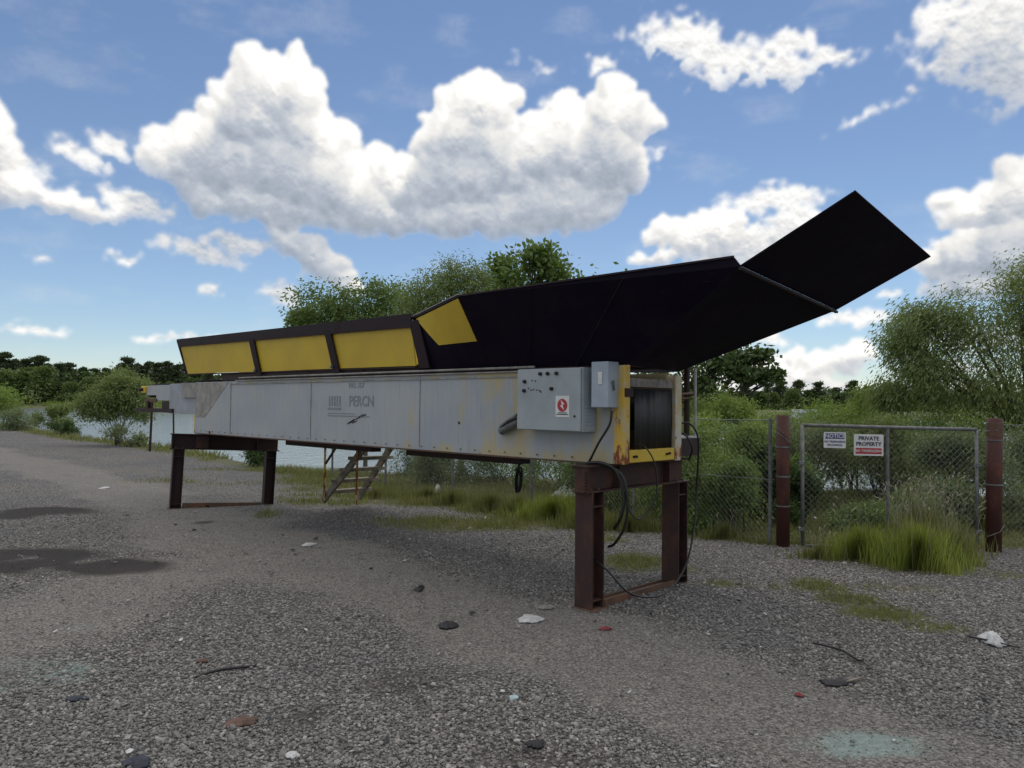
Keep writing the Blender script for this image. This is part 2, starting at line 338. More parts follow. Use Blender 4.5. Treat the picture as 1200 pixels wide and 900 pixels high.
def masks(x, y):
    g = grass_mask(x, y)
    t = np.full_like(x, 9.)
    for a, b in zip(TRACK[:-1], TRACK[1:]): t = np.minimum(t, seg_d(x, y, a, b)/.75)
    for a, b in zip(TRACK2[:-1], TRACK2[1:]): t = np.minimum(t, seg_d(x, y, a, b)/.9)
    t = sst(t + (fbm(x*.9, y*.9, 3, 3)-.5)*1.4, 1.5, .4)
    dk = np.zeros_like(x)
    for (u, v, ru, rv, k) in [(10,658,105,14,1.3),(120,665,75,10,.9),(60,668,60,8,.8),(55,598,50,4.5,1),(5,604,40,5,.8),(350,838,35,16,.55),(480,800,55,16,.35),(90,600,30,3,.6),(470,810,60,14,.3),(240,612,12,3,.6),(640,890,90,24,.35)]:
        dk = np.maximum(dk, np.clip(ell(x, y, u, v, ru, rv)*1.6, 0, 1)*k)
    dk = dk*np.clip(fbm(x*1.6+3, y*1.9, 5, 61)*4.0-.75, 0, 1.25)
    tl = np.zeros_like(x)
    for (u, v, ru, rv, k) in [(1010,872,75,17,1),(50,787,85,18,.7),(75,735,50,9,.4),(-30,800,80,24,.7)]:
        tl = np.maximum(tl, np.clip(ell(x, y, u, v, ru, rv)*1.3, 0, 1)*k)
    tl = tl*np.clip(fbm(x*3+13, y*3, 4, 63)*2.6-.5, 0, 1.1)
    return g, t, dk, tl

# ---------------------------------------------------------------- materials
def mat(name):
    m = bpy.data.materials.new(name); m.use_nodes = True; n = NT(m.node_tree); n.n.clear()
    o = n.new('ShaderNodeOutputMaterial'); b = n.new('ShaderNodeBsdfPrincipled'); n.l.new(b.outputs[0], o.inputs[0])
    n.bsdf = b; n.out = o; n.obj = n.new('ShaderNodeTexCoord').outputs['Object']; n.pos = n.new('ShaderNodeNewGeometry').outputs['Position']
    return m, n
def bump(n, h, dist, strength=1.0):
    b = n.new('ShaderNodeBump'); n.put(b.inputs['Height'], h); b.inputs['Distance'].default_value = dist; b.inputs['Strength'].default_value = strength
    n.l.new(b.outputs[0], n.bsdf.inputs['Normal'])
def simple(name, col, rough=.6, metal=0.0, var=.25, scale=8, col2=None, spec=.5, bmp=0.0):
    m, n = mat(name); c2 = col2 or tuple(c*(1-var) for c in col)
    ns = n.noise(n.obj, scale, 5, .6)
    n.put(n.bsdf.inputs['Base Color'], n.mix(n.sstep(ns, .35, .65), col, c2))
    n.put(n.bsdf.inputs['Roughness'], n.fmix(ns, rough-.12, rough+.12)); n.bsdf.inputs['Metallic'].default_value = metal
    n.bsdf.inputs['Specular IOR Level'].default_value = spec
    if bmp: bump(n, n.noise(n.obj, scale*6, 5, .6), bmp)
    return m
M = {}
M['rubber'] = simple('rubber', (.012, .012, .014), .55, 0, .3, 5)
M['cable'] = simple('cable', (.010, .010, .011), .45, 0, .2, 5)
M['galv'] = simple('galvanised', (.20, .21, .21), .6, .4, .35, 14)
M['galv_wire'] = simple('galvanised_wire', (.22, .24, .23), .55, .3, .3, 4)
M['white'] = simple('white_enamel', (.70, .71, .70), .45, 0, .12, 12)
M['black'] = simple('black_plastic', (.015, .015, .017), .5)
M['navy'] = simple('navy_ink', (.03, .05, .20), .5, var=.1)
M['ink'] = simple('dark_ink', (.03, .035, .06), .5, var=.1)
M['red'] = simple('red_ink', (.45, .03, .04), .5, var=.15)
M['red_rag'] = simple('faded_red', (.20, .03, .035), .7, var=.3, scale=20)
M['trash_white'] = simple('dirty_white_plastic', (.55, .56, .56), .55, 0, .35, 22, bmp=.003)
M['trash_grey'] = simple('weathered_board', (.28, .26, .24), .8, 0, .4, 15, bmp=.003)
M['trash_dark'] = simple('charred_scrap', (.02, .02, .024), .7, 0, .4, 15, bmp=.004)
M['trash_blue'] = simple('dark_blue_rag', (.035, .042, .06), .8, 0, .4, 15, bmp=.004)
M['trash_cyan'] = simple('pale_blue_plastic', (.40, .52, .54), .5, 0, .3, 15)
M['trash_rust'] = simple('rusty_scrap', (.13, .075, .055), .85, 0, .5, 18, bmp=.004)
M['wood'] = simple('weathered_wood', (.27, .235, .18), .85, 0, .5, 9, bmp=.002)
M['bark'] = simple('bark', (.09, .075, .06), .9, 0, .4, 6, bmp=.01)
M['concrete'] = simple('pale_sheet', (.42, .43, .43), .7, 0, .3, 5)
M['tank_white'] = simple('container_white', (.62, .65, .70), .5, 0, .25, 1.2)
M['tarp'] = simple('teal_tarp', (.12, .32, .38), .6, 0, .2, 3)
M['dusty'] = simple('pale_dusty_top', (.45, .46, .47), .8, 0, .35, 9)

def mk_rust(name, base, rust, amt=.5, rough=.75):
    m, n = mat(name)
    a = n.noise(n.obj, 3.5, 6, .65); b = n.noise(n.map(n.obj, scale=(1, 1, .25)), 14, 6, .65); c = n.noise(n.obj, 60, 3, .6)
    f = n.sstep(n.math('ADD', n.math('MULTIPLY', a, .6), n.math('MULTIPLY', b, .4)), .62-amt*.3, .78-amt*.3)
    col = n.mix(f, base, rust); col = n.mix(n.sstep(c, .3, .7, 0, .35), col, tuple(x*.45 for x in base))
    n.put(n.bsdf.inputs['Base Color'], col); n.put(n.bsdf.inputs['Roughness'], n.fmix(f, rough-.15, .92))
    n.bsdf.inputs['Specular IOR Level'].default_value = .3
    bump(n, n.math('ADD', n.math('MULTIPLY', c, .4), b), .0025, .6)
    return m
M['rust_beam'] = mk_rust('rusty_red_oxide_steel', (.052, .029, .026), (.115, .055, .038), .5)
M['rust_dark'] = mk_rust('dark_oxide_steel', (.034, .017, .018), (.070, .034, .027), .4)
M['rust_pipe'] = mk_rust('rusty_pipe', (.062, .023, .019), (.15, .055, .032), .4)
M['rust_old'] = mk_rust('old_rust', (.11, .07, .05), (.20, .10, .06), .5)
M['maroon'] = mk_rust('maroon_paint', (.018, .007, .012), (.045, .02, .018), .3, .7)

def mk_yellow():
    m, n = mat('worn_yellow_paint')
    a = n.noise(n.obj, 1.6, 6, .6); b = n.noise(n.map(n.obj, scale=(1, 1, .3)), 16, 6, .7)
    col = n.mix(n.sstep(a, .35, .7), (.66, .47, .035), (.56, .39, .04))
    spots = n.sstep(b, .66, .74); col = n.mix(spots, col, (.16, .065, .03))
    n.put(n.bsdf.inputs['Base Color'], col); n.put(n.bsdf.inputs['Roughness'], n.fmix(spots, .45, .85))
    bump(n, b, .0015, .5); return m
M['yellow'] = mk_yellow()
def mk_yellow2(name='peeling_yellow_paint', c1=(.62, .40, .05), c2=(.52, .42, .22)):
    m, n = mat(name)
    a = n.noise(n.obj, 7, 6, .65); b = n.noise(n.map(n.obj, (3, 1, 2), scale=(1, 1, .35)), 12, 6, .7)
    col = n.mix(n.sstep(a, .42, .6), c1, c2)
    z = n.new('ShaderNodeSeparateXYZ'); n.l.new(n.obj, z.inputs[0])
    low = n.sstep(z.outputs[2], 1.42, 1.18, 0, .16)
    f = n.sstep(n.math('ADD', b, low), .60, .68); col = n.mix(f, col, (.22, .065, .025))
    n.put(n.bsdf.inputs['Base Color'], col); n.put(n.bsdf.inputs['Roughness'], n.fmix(f, .5, .9)); bump(n, b, .002, .6); return m
M['yellow_frame'] = mk_yellow2(); M['cream_frame'] = mk_yellow2('peeling_cream_paint', (.50, .40, .20), (.52, .50, .44))

def mk_hopper():
    m, n = mat('black_purple_hopper_paint')
    a = n.noise(n.obj, 2.0, 6, .6); b = n.noise(n.obj, 30, 5, .7)
    col = n.mix(n.sstep(a, .3, .7), (.005, .003, .011), (.010, .006, .014)); col = n.mix(n.sstep(b, .60, .8, 0, .6), col, (.045, .027, .024))
    scr = n.noise(n.map(n.obj, rot=(.4, .3, .5), scale=(1, 14, 14)), 5, 4, .7); col = n.mix(n.sstep(scr, .66, .72, 0, .55), col, (.06, .045, .045)); dust = n.noise(n.map(n.obj, scale=(1, 1, .4)), 1.2, 6, .65); col = n.mix(n.sstep(dust, .52, .8, 0, .5), col, (.035, .026, .028)); bump(n, n.math('ADD', n.noise(n.obj, 1.3, 3, .5), n.math('MULTIPLY', b, .02)), .05, .5)
    n.put(n.bsdf.inputs['Base Color'], col); n.put(n.bsdf.inputs['Roughness'], n.fmix(a, .5, .8)); n.bsdf.inputs['Specular IOR Level'].default_value = .1
    return m
M['hopper'] = mk_hopper(); M['weld'] = simple('dark_weld', (.015, .010, .013), .6, .3, .4, 20)

def mk_body():
    """blue-grey paint over old yellow: streaks, worn patches, dirt"""
    m, n = mat('weathered_grey_paint')
    sp = n.new('ShaderNodeSeparateXYZ'); n.l.new(n.obj, sp.inputs[0]); ax = sp.outputs[0]; zz = sp.outputs[2]
    streak = n.noise(n.map(n.obj, scale=(9, 9, .7)), 3.0, 6, .62); big = n.noise(n.obj, 1.1, 5, .6); fine = n.noise(n.obj, 26, 5, .65)
    base = n.mix(n.sstep(big, .35, .65), (.335, .37, .405), (.395, .42, .44))
    base = n.mix(n.sstep(streak, .50, .75, 0, .38), base, (.50, .50, .485))
    base = n.mix(n.sstep(streak, .46, .30, 0, .4), base, (.23, .245, .26))
    # old yellow coming through towards the front end, in upright patches
    ns = n.noise(n.map(n.obj, scale=(2.2, 2.2, .8)), 1.4, 5, .6)
    front = n.sstep(ax, 3.4, .4, 0, .22)
    rim = n.sstep(zz, 1.30, 1.19, 0, .07); rim2 = n.sstep(zz, 1.87, 1.95, 0, .13)
    yl = n.sstep(n.math('ADD', n.math('ADD', n.math('ADD', ns, front), rim), rim2), .61, .78)
    base = n.mix(n.math('MULTIPLY', yl, .85), base, (.47, .40, .22))
    cream = n.sstep(n.noise(n.map(n.obj, (5, 2, 1), scale=(1.4, 1.4, .5)), 1.9, 5, .6), .58, .70, 0, .5)
    base = n.mix(cream, base, (.45, .43, .36))
    rs = n.sstep(n.math('ADD', n.noise(n.map(n.obj, (9, 9, 9), scale=(1, 1, .5)), 9, 7, .7), n.math('MULTIPLY', rim, .8)), .665, .73)
    base = n.mix(n.math('MULTIPLY', rs, .8), base, (.17, .085, .045))
    base = n.mix(n.sstep(fine, .62, .75, 0, .3), base, (.13, .13, .13))
    n.put(n.bsdf.inputs['Base Color'], base); n.put(n.bsdf.inputs['Roughness'], n.fmix(yl, .5, .75)); n.bsdf.inputs['Specular IOR Level'].default_value = .35
    bump(n, n.math('ADD', n.math('MULTIPLY', fine, .25), n.math('MULTIPLY', big, 2.0)), .004, .5)
    return m
M['body'] = mk_body()
M['body_light'] = simple('lighter_grey_paint', (.33, .36, .40), .5, 0, .22, 4)
M['body_tan'] = simple('tan_worn_paint', (.34, .33, .30), .6, 0, .35, 7)
M['cabinet'] = simple('cabinet_grey', (.345, .39, .415), .45, 0, .14, 3)
M['cabinet2'] = simple('switch_box_grey', (.36, .42, .50), .45, 0, .14, 4)
M['beam_dark'] = M['rust_dark']  # second key for the same dark oxide steel

def mk_ground():
    m, n = mat('gravel_and_dirt')
    at = n.new('ShaderNodeAttribute', attribute_name='masks'); sp = n.new('ShaderNodeSeparateColor'); n.l.new(at.outputs['Color'], sp.inputs[0])
    G, T, K = sp.outputs[0], sp.outputs[1], sp.outputs[2]; TL = at.outputs['Alpha']
    p = n.pos
    pw = n.vmath('ADD', p, n.vmath('SCALE', n.noise(p, 40, 2, .5, 'Color'), scale=.012))
    vo = n.new('ShaderNodeTexVoronoi', feature='F1'); n.put(vo.inputs['Vector'], pw); vo.inputs['Scale'].default_value = 46
    vs = n.new('ShaderNodeTexVoronoi', feature='F1'); n.put(vs.inputs['Vector'], pw); vs.inputs['Scale'].default_value = 95
    sc = n.new('ShaderNodeSeparateColor'); n.l.new(vo.outputs['Color'], sc.inputs[0])
    sc2 = n.new('ShaderNodeSeparateColor'); n.l.new(vs.outputs['Color'], sc2.inputs[0])
    big = n.noise(p, .45, 5, .6); mid = n.noise(p, 2.3, 6, .65)
    blue = n.mix(sc.outputs[0], (.075, .075, .077), (.315, .312, .31)); warm = n.mix(sc.outputs[0], (.10, .094, .085), (.39, .37, .335))
    stone = n.mix(n.sstep(big, .35, .62), blue, warm)
    stone = n.mix(n.sstep(sc.outputs[1], .93, .96), stone, (.45, .44, .43))
    dirt = n.mix(sc2.outputs[0], (.15, .142, .128), (.345, .325, .292))
    dirt = n.mix(n.sstep(mid, .4, .7, 0, .5), dirt, (.19, .18, .168))
    tk = n.math('MULTIPLY', n.sstep(n.math('ADD', T, n.math('MULTIPLY', n.math('SUBTRACT', mid, .5), .9)), .25, .8), .85)
    col = n.mix(tk, stone, dirt)
    col = n.mix(n.sstep(mid, .55, .75, 0, .35), col, (.09, .085, .08))
    gap = n.sstep(vo.outputs['Distance'], .30, .70, 0, .85)
    col = n.mix(n.math('MULTIPLY', gap, n.math('SUBTRACT', 1.0, n.math('MULTIPLY', tk, .45))), col, (.035, .033, .031))
    sn = n.noise(n.map(p, scale=(.8, 1.2, 1)), 4.5, 8, .72)
    kk = n.sstep(n.math('ADD', K, n.math('MULTIPLY', n.math('SUBTRACT', sn, .5), 1.5)), .30, .95, 0, .88)
    col = n.mix(n.sstep(n.math('ADD', K, n.math('MULTIPLY', n.math('SUBTRACT', n.noise(p, 1.7, 5, .6), .5), 1.2)), .05, .6, 0, .6), col, (.075, .066, .06))
    col = n.mix(kk, col, (.030, .026, .024))
    tt = n.sstep(n.math('ADD', TL, n.math('MULTIPLY', n.math('SUBTRACT', sn, .5), 1.6)), .15, 1.2, 0, .65)
    col = n.mix(tt, col, (.25, .35, .33))
    soil = n.mix(n.noise(p, 12, 5, .6), (.075, .08, .04), (.16, .17, .075))
    gg = n.sstep(n.math('ADD', G, n.math('MULTIPLY', n.math('SUBTRACT', sn, .5), .6)), .15, .75, 0, .9)
    col = n.mix(gg, col, soil)
    n.put(n.bsdf.inputs['Base Color'], col); n.bsdf.inputs['Roughness'].default_value = .9; n.bsdf.inputs['Specular IOR Level'].default_value = .25
    hh = n.math('SUBTRACT', n.math('MULTIPLY', n.math('SUBTRACT', 1.0, vo.outputs['Distance']), n.fmix(tk, 1.0, .45)), n.math('MULTIPLY', vs.outputs['Distance'], .35))
    bump(n, n.math('ADD', hh, n.math('MULTIPLY', mid, .8)), .02, 1.0)
    return m
M['ground'] = mk_ground()

def mk_stone():
    m, n = mat('crushed_stone')
    gi_ = n.new('ShaderNodeNewGeometry').outputs['Random Per Island']
    big = n.noise(n.pos, .45, 5, .6)
    cr_ = n.new('ShaderNodeValToRGB'); n.l.new(gi_, cr_.inputs[0]); e = cr_.color_ramp.elements
    e[0].color = (.095, .092, .088, 1); e[1].color = (.44, .42, .385, 1); a = e.new(.35); a.color = (.185, .18, .17, 1); a = e.new(.8); a.color = (.275, .265, .247, 1)
    col = n.mix(n.sstep(big, .35, .62, .35, 0), cr_.outputs[0], (.20, .195, .195))
    at = n.new('ShaderNodeAttribute', attribute_name='trk'); col = n.mix(n.math('MULTIPLY', at.outputs['Fac'], .6), col, n.mix(gi_, (.16, .152, .137), (.31, .295, .265)))
    col = n.mix(n.sstep(n.noise(n.pos, 90, 4, .6), .4, .7, 0, .3), col, (.08, .075, .07))
    n.put(n.bsdf.inputs['Base Color'], col); n.bsdf.inputs['Roughness'].default_value = .88; n.bsdf.inputs['Specular IOR Level'].default_value = .25
    bump(n, n.noise(n.pos, 160, 3, .6), .002, .5)
    return m
M['stone'] = mk_stone()

def mk_water():
    m, n = mat('pond_water')
    n.bsdf.inputs['Base Color'].default_value = (.30, .32, .335, 1); n.bsdf.inputs['Roughness'].default_value = .09; n.bsdf.inputs['IOR'].default_value = 1.333
    r = n.noise(n.map(n.pos, scale=(1, .55, 1)), 1.6, 6, .6); r2 = n.noise(n.map(n.pos, scale=(1, .6, 1)), 7, 3, .6)
    bump(n, n.math('ADD', r, n.math('MULTIPLY', r2, .3)), .12, .6)
    return m
M['water'] = mk_water()

def mk_leaf(name, c1, c2, c3, trans=.35):
    m, n = mat(name)
    ri = n.new('ShaderNodeNewGeometry').outputs['Random Per Island']
    r = n.new('ShaderNodeValToRGB'); n.l.new(ri, r.inputs[0]); e = r.color_ramp.elements
    e[0].color = (*c1, 1); e[1].color = (*c3, 1); a = e.new(.55); a.color = (*c2, 1)
    clump = n.noise(n.obj, 1.3, 3, .5)
    col = n.mix(n.sstep(clump, .38, .66, 0, .5), r.outputs[0], c3)
    n.put(n.bsdf.inputs['Base Color'], col); n.bsdf.inputs['Roughness'].default_value = .55; n.bsdf.inputs['Specular IOR Level'].default_value = .3
    tr = n.new('ShaderNodeBsdfTranslucent'); n.put(tr.inputs[0], n.mix(1.0, col, (1.25, 1.3, .6), 'MULTIPLY'))
    mx = n.new('ShaderNodeMixShader'); mx.inputs[0].default_value = trans
    n.l.new(n.bsdf.outputs[0], mx.inputs[1]); n.l.new(tr.outputs[0], mx.inputs[2]); n.l.new(mx.outputs[0], n.out.inputs[0])
    return m
M['leaf'] = mk_leaf('broad_leaf', (.085, .135, .04), (.13, .195, .06), (.18, .25, .085))
M['leaf_dark'] = mk_leaf('dark_leaf', (.040, .068, .024), (.065, .105, .036), (.095, .145, .048), .25)
M['leaf_willow'] = mk_leaf('willow_leaf', (.12, .16, .065), (.165, .215, .085), (.22, .27, .11))
M['leaf_bush'] = mk_leaf('bush_leaf', (.13, .19, .05), (.19, .265, .07), (.26, .34, .10))
M['leaf_grey'] = mk_leaf('grey_leaf', (.12, .155, .085), (.165, .205, .115), (.21, .25, .145))
M['needle'] = mk_leaf('pine_needle', (.038, .058, .030), (.056, .082, .040), (.08, .11, .05), .2)
M['far_leaf'] = mk_leaf('far_leaf', (.085, .125, .045), (.12, .17, .06), (.165, .22, .08), .25)
M['grass'] = mk_leaf('grass_blade', (.095, .11, .04), (.145, .165, .06), (.26, .25, .13), .4)
M['grass_bright'] = mk_leaf('bright_grass_blade', (.13, .17, .035), (.21, .26, .06), (.33, .35, .13), .5)
M['seed'] = simple('seed_head', (.35, .32, .22), .9)

# ---------------------------------------------------------------- ground, water
def build_ground():
    nx, ny = 560, 640; t = np.linspace(-1, 1, nx); X = 3*np.sinh(6.95*t)
    k0 = math.asinh(-200/4.0); k1 = math.asinh(2400/4.0); Y = 6+4*np.sinh(np.linspace(k0, k1, ny))
    gx, gy = np.meshgrid(X, Y); x = gx.ravel(); y = gy.ravel(); z = hgt(x, y)
    V = np.stack([x, y, z], 1)
    i = np.arange(nx-1)[None, :] + nx*np.arange(ny-1)[:, None]; i = i.ravel()
    o = npmesh('ground', V, np.stack([i, i+1, i+nx+1, i+nx], 1), M['ground'], smooth=True)
    g_, t_, k_, l_ = masks(x, y)
    ca = o.data.color_attributes.new('masks', 'FLOAT_COLOR', 'POINT')
    ca.data.foreach_set('color', np.stack([g_, t_, k_, l_], 1).astype(np.float32).ravel())
    tag(o, kind='structure')
    w_ = npmesh('pond_water', [(-900, 10, WATER_Z), (900, 10, WATER_Z), (900, 420, WATER_Z), (-900, 420, WATER_Z)], [(0, 1, 2, 3)], M['water'])
    tag(w_, kind='structure')
build_ground()

# crushed stone lying on the yard, nearest the camera
def build_stones():
    ph = (1+5**.5)/2
    ico = np.array([(-1,ph,0),(1,ph,0),(-1,-ph,0),(1,-ph,0),(0,-1,ph),(0,1,ph),(0,-1,-ph),(0,1,-ph),(ph,0,-1),(ph,0,1),(-ph,0,-1),(-ph,0,1)])/math.hypot(1, ph)
    ft = np.array([(0,11,5),(0,5,1),(0,1,7),(0,7,10),(0,10,11),(1,5,9),(5,11,4),(11,10,2),(10,7,6),(7,1,8),(3,9,4),(3,4,2),(3,2,6),(3,6,8),(3,8,9),(4,9,5),(2,4,11),(6,2,10),(8,6,7),(9,8,1)])
    N = 200000
    yy = 2.6 + 9.5*rng.random(N)**1.25; xx = (rng.random(N)*2-1)*(yy*.70+.6)
    g_, t_, k_, l_ = masks(xx, yy)
    keep = rng.random(N) < (1-.50*t_)*(1-.5*g_)*(1-1.0*np.clip(k_*1.3, 0, 1))*(1-.75*np.clip(l_, 0, 1))*np.clip(1.35-yy/12, .2, 1)*np.clip(.45+fbm(xx*.8, yy*.8, 3, 40), .3, 1)
    xx, yy, t_ = xx[keep], yy[keep], t_[keep]; n = len(xx)
    s = (.0048 + .0092*rng.random(n)**1.9)*(1-.35*t_); s[rng.random(n) < .012] *= 1.9
    A = rng.normal(size=(n, 3, 3)); Q, _ = np.linalg.qr(A)
    var = ico[None]*(1+.35*(rng.random((n, 12, 1))-.5)); var = var*(np.stack([1+.4*rng.random(n), .75+.3*rng.random(n), .55+.3*rng.random(n)], 1)[:, None, :])
    v = np.einsum('nij,nkj->nki', Q, var)*s[:, None, None]
    v[:, :, 2] *= .8
    v += np.stack([xx, yy, hgt(xx, yy)+s*.35], 1)[:, None, :]
    f = (ft[None]+12*np.arange(n)[:, None, None]).reshape(-1, 3)
    o = npmesh('gravel_stones', v.reshape(-1, 3), f, M['stone']); ca = o.data.color_attributes.new('trk', 'FLOAT_COLOR', 'POINT'); tt = np.repeat(t_, 12); ca.data.foreach_set('color', np.stack([tt, tt, tt, tt*0+1], 1).astype(np.float32).ravel()); tag(o, 'loose grey crushed stone covering the near yard', 'gravel', kind='stuff')
build_stones()

# ---------------------------------------------------------------- grass
def blades(x, y, h, w_, lean=.35, seed=0, mat_='grass'):
    n = len(x); r = np.random.default_rng(seed); z = hgt(x, y)-.01; a = r.random(n)*2*np.pi; b = r.random(n)*2*np.pi
    L = h*lean*(.3+r.random(n)); dx, dy = np.cos(b)*L, np.sin(b)*L; sx_, sy_ = np.cos(a)*w_/2, np.sin(a)*w_/2
    p = np.stack([x, y, z], 1)
    side = np.stack([sx_, sy_, 0*x], 1)
    m1 = p + np.stack([dx*.3, dy*.3, h*.55], 1); tp = p + np.stack([dx, dy, h*(1-.15*lean)], 1)
    V = np.stack([p-side, p+side, m1+side*.8, m1-side*.8, tp+side*.12, tp-side*.12], 1).reshape(-1, 3)
    i = 6*np.arange(n)[:, None]; Fc = np.concatenate([i+np.array([[0, 1, 2, 3]]), i+np.array([[3, 2, 4, 5]])], 0)
    return V, Fc
def scatter(n, x0, x1, y0, y1, seed, power=1.0, floor=.12):
    r = np.random.default_rng(seed); x = x0+(x1-x0)*r.random(n); y = y0+(y1-y0)*r.random(n)
    m = grass_mask(x, y); s = shore(x, y); k = (r.random(n) < np.clip(m-floor, 0, 1)**power) & (s < 2.4); return x[k], y[k], m[k]
def grass_patch(name, label, n, box, seed, hmin, hmax, wd, floor=.12):
    x, y, m = scatter(n, *box, seed, 1.0, floor); r = np.random.default_rng(seed+1)
    tall = sst(shore(x, y), -2.2, -.2); h = (hmin+(hmax-hmin)*r.random(len(x))**2.2)*(.5+.6*m)*(1+.35*tall)
    V, Fc = blades(x, y, h, wd*(.6+.8*r.random(len(x))), .5, seed)
    return tag(npmesh(name, V, Fc, M['grass']), label, 'grass', kind='stuff')
grass_patch('yard_grass', 'thin green grass sprouting through the gravel near the gate and stands', 150000, (-1.5, 6.5, 5.6, 9.6), 51, .025, .09, .006, .10)
grass_patch('bank_grass', 'green grass and weeds along the pond bank and fence foot', 420000, (-11, 9, 9.3, 20.5), 52, .03, .16, .010, .12)
grass_patch('shore_grass', 'rough grass fringe on the far left bank of the pond', 160000, (-40, -9, 22, 60), 53, .05, .24, .03, .15)

def copy_tree(o, parent=None):
    c = o.copy(); COL.objects.link(c)
    if parent is not None: c.parent = parent
    for ch in list(o.children): copy_tree(ch, c)
    return c

# tall grass clumps in front of the gate
def grass_clump(name, label, cx_, cy_, rx, ry, n, hm, seed, seeds=0, mat_='grass_bright', grp=None, cat='grass'):
    r = np.random.default_rng(seed); a = r.random(n)*2*np.pi; q = np.sqrt(r.random(n)); x = cx_+rx*q*np.cos(a); y = cy_+ry*q*np.sin(a)
    q = np.minimum(np.abs(r.normal(0, .75, n)), 1.6); x = cx_+rx*q*np.cos(a)*(1+.25*np.sin(3*a+seed)); y = cy_+ry*q*np.sin(a)*(1+.25*np.cos(2*a+seed))
    h = hm*(.35+.80*r.random(n))*np.exp(-.35*q**2)*(.6+.8*fbm(x*6, y*6, 3, seed))
    V, Fc = blades(x, y, h, .0075*(.6+.8*r.random(n)), .26, seed); base = np.array([cx_, cy_, hz(cx_, cy_)])
    root = empty(name, base); o = npmesh('blades', V-base, Fc, M[mat_], root)
    if seeds:
        mb = MB()
        for i in range(seeds):
            x0 = r.normal(0, rx*.5); y0 = r.normal(0, ry*.5); hh = hm*(1.15+.45*r.random()); lx, ly = r.normal(0, .10, 2)
            p = [(x0, y0, 0), (x0+lx*.4, y0+ly*.4, hh*.6), (x0+lx, y0+ly, hh)]
            mb.tube(p, [.0013, .0011, .0008], 3, False); mb.tube([(x0+lx, y0+ly, hh-.005), (x0+lx*1.15, y0+ly*1.15, hh+.012), (x0+lx*1.3, y0+ly*1.3, hh+.03)], [.0015, .005, .0015], 4, False)
        mb.build('seed_stalks', M['seed'], root)
    tag(root, label, cat, grp); return root
GG = 'tall grass clumps at the gate'
grass_clump('grass_clump', 'brightest tall yellow-green grass clump, right of the gate middle and nearest the yard', 4.25, 8.0, .33, .24, 2600, .50, 1, 40, grp=GG)
grass_clump('grass_clump', 'tall green grass clump at the gate, left neighbour of the brightest clump', 3.82, 8.45, .32, .22, 1700, .42, 2, 20, grp=GG)
grass_clump('grass_clump', 'pale seedy grass clump growing against the gate wires behind the brightest clump', 4.65, 8.8, .45, .22, 2600, .56, 3, 110, 'grass', grp=GG)
grass_clump('grass_clump', 'ragged grass clump between the brightest clump and the right gate post', 4.72, 8.3, .24, .2, 900, .44, 5, 20, 'grass', grp=GG)
grass_clump('grass_clump', 'low sparse grass tuft at the foot of the left gate upright', 3.35, 8.45, .24, .15, 500, .22, 4, 8, 'grass', grp=GG)
WG = 'weed clumps under the conveyor'
for i, (u, v, rx, ry, hm, n, lb) in enumerate([
    (650, 612, .55, .35, .42, 3000, 'big green weed clump at the fence foot left of the front stand'),
    (608, 606, .30, .25, .30, 1400, 'weed clump below the hanging cable coil'),
    (575, 600, .35, .25, .32, 1500, 'weed clump with small pale flowers right of the thin fence post'),
    (738, 625, .45, .25, .32, 1500, 'weed clump seen between the legs of the front stand'),
    (500, 585, .6, .3, .26, 1400, 'low weed clump between the staircase and the thin fence post'),
    (690, 622, .5, .2, .30, 1300, 'weed clump at the fence foot behind the left leg of the front stand'),
    (850, 636, .35, .12, .22, 700, 'thin weed tuft at the fence foot left of the gate post'),
    (530, 592, .4, .25, .30, 1200, 'shaggy weed clump beside the thin fence post foot'),
    (440, 582, .4, .3, .26, 900, 'weed clump at the foot of the hanging staircase')]):
    x, y = gp(u, v, -.05); grass_clump('weed_clump', lb, x, y, rx, ry, n, hm, 20+i, 26 if i in (0, 2, 4) else 8, 'grass' if i else 'grass_bright', WG, 'weed')

# ---------------------------------------------------------------- trees and shrubs
def leaf_arrays(P, D, L, W_, r):
    """P points, D growth directions"""
    n = len(P); D = D/np.linalg.norm(D, axis=1, keepdims=True); R_ = r.normal(size=(n, 3)); Sd = np.cross(D, R_); Sd /= np.linalg.norm(Sd, axis=1, keepdims=True)
    L = L*(.6+.8*r.random(n))[:, None]; W_ = W_*(.6+.8*r.random(n))[:, None]
    m = P + D*L*.45
    V = np.stack([P, m+Sd*W_/2, P+D*L, m-Sd*W_/2], 1).reshape(-1, 3)
    return V, np.arange(4*n).reshape(n, 4)
def foliage_points(clumps, nsub, nleaf, r, spread=.24, shell=.55, hang=0.0):
    P = []; C_ = []
    for (x, y, z, rx, ry, rz) in clumps:
        d = r.normal(size=(nsub, 3)); d /= np.linalg.norm(d, axis=1, keepdims=True); q = (shell+(1-shell)*r.random(nsub))[:, None]*(.75+.4*r.random((nsub, 1)))
        cs = np.array([x, y, z]) + d*q*np.array([rx, ry, rz]); C_.append((np.array([x, y, z]), cs))
        sz = min(rx, ry, rz)*spread*1.12*(.6+.9*r.random((nsub, 1, 1)))
        l = np.clip(r.normal(size=(nsub, nleaf, 3)), -1.7, 1.7)*sz*np.array([1, 1, .8])
        if hang: l[:, :, 2] -= np.abs(r.normal(size=(nsub, nleaf)))*hang
        P.append((cs[:, None, :]+l).reshape(-1, 3))
    return np.concatenate(P), C_
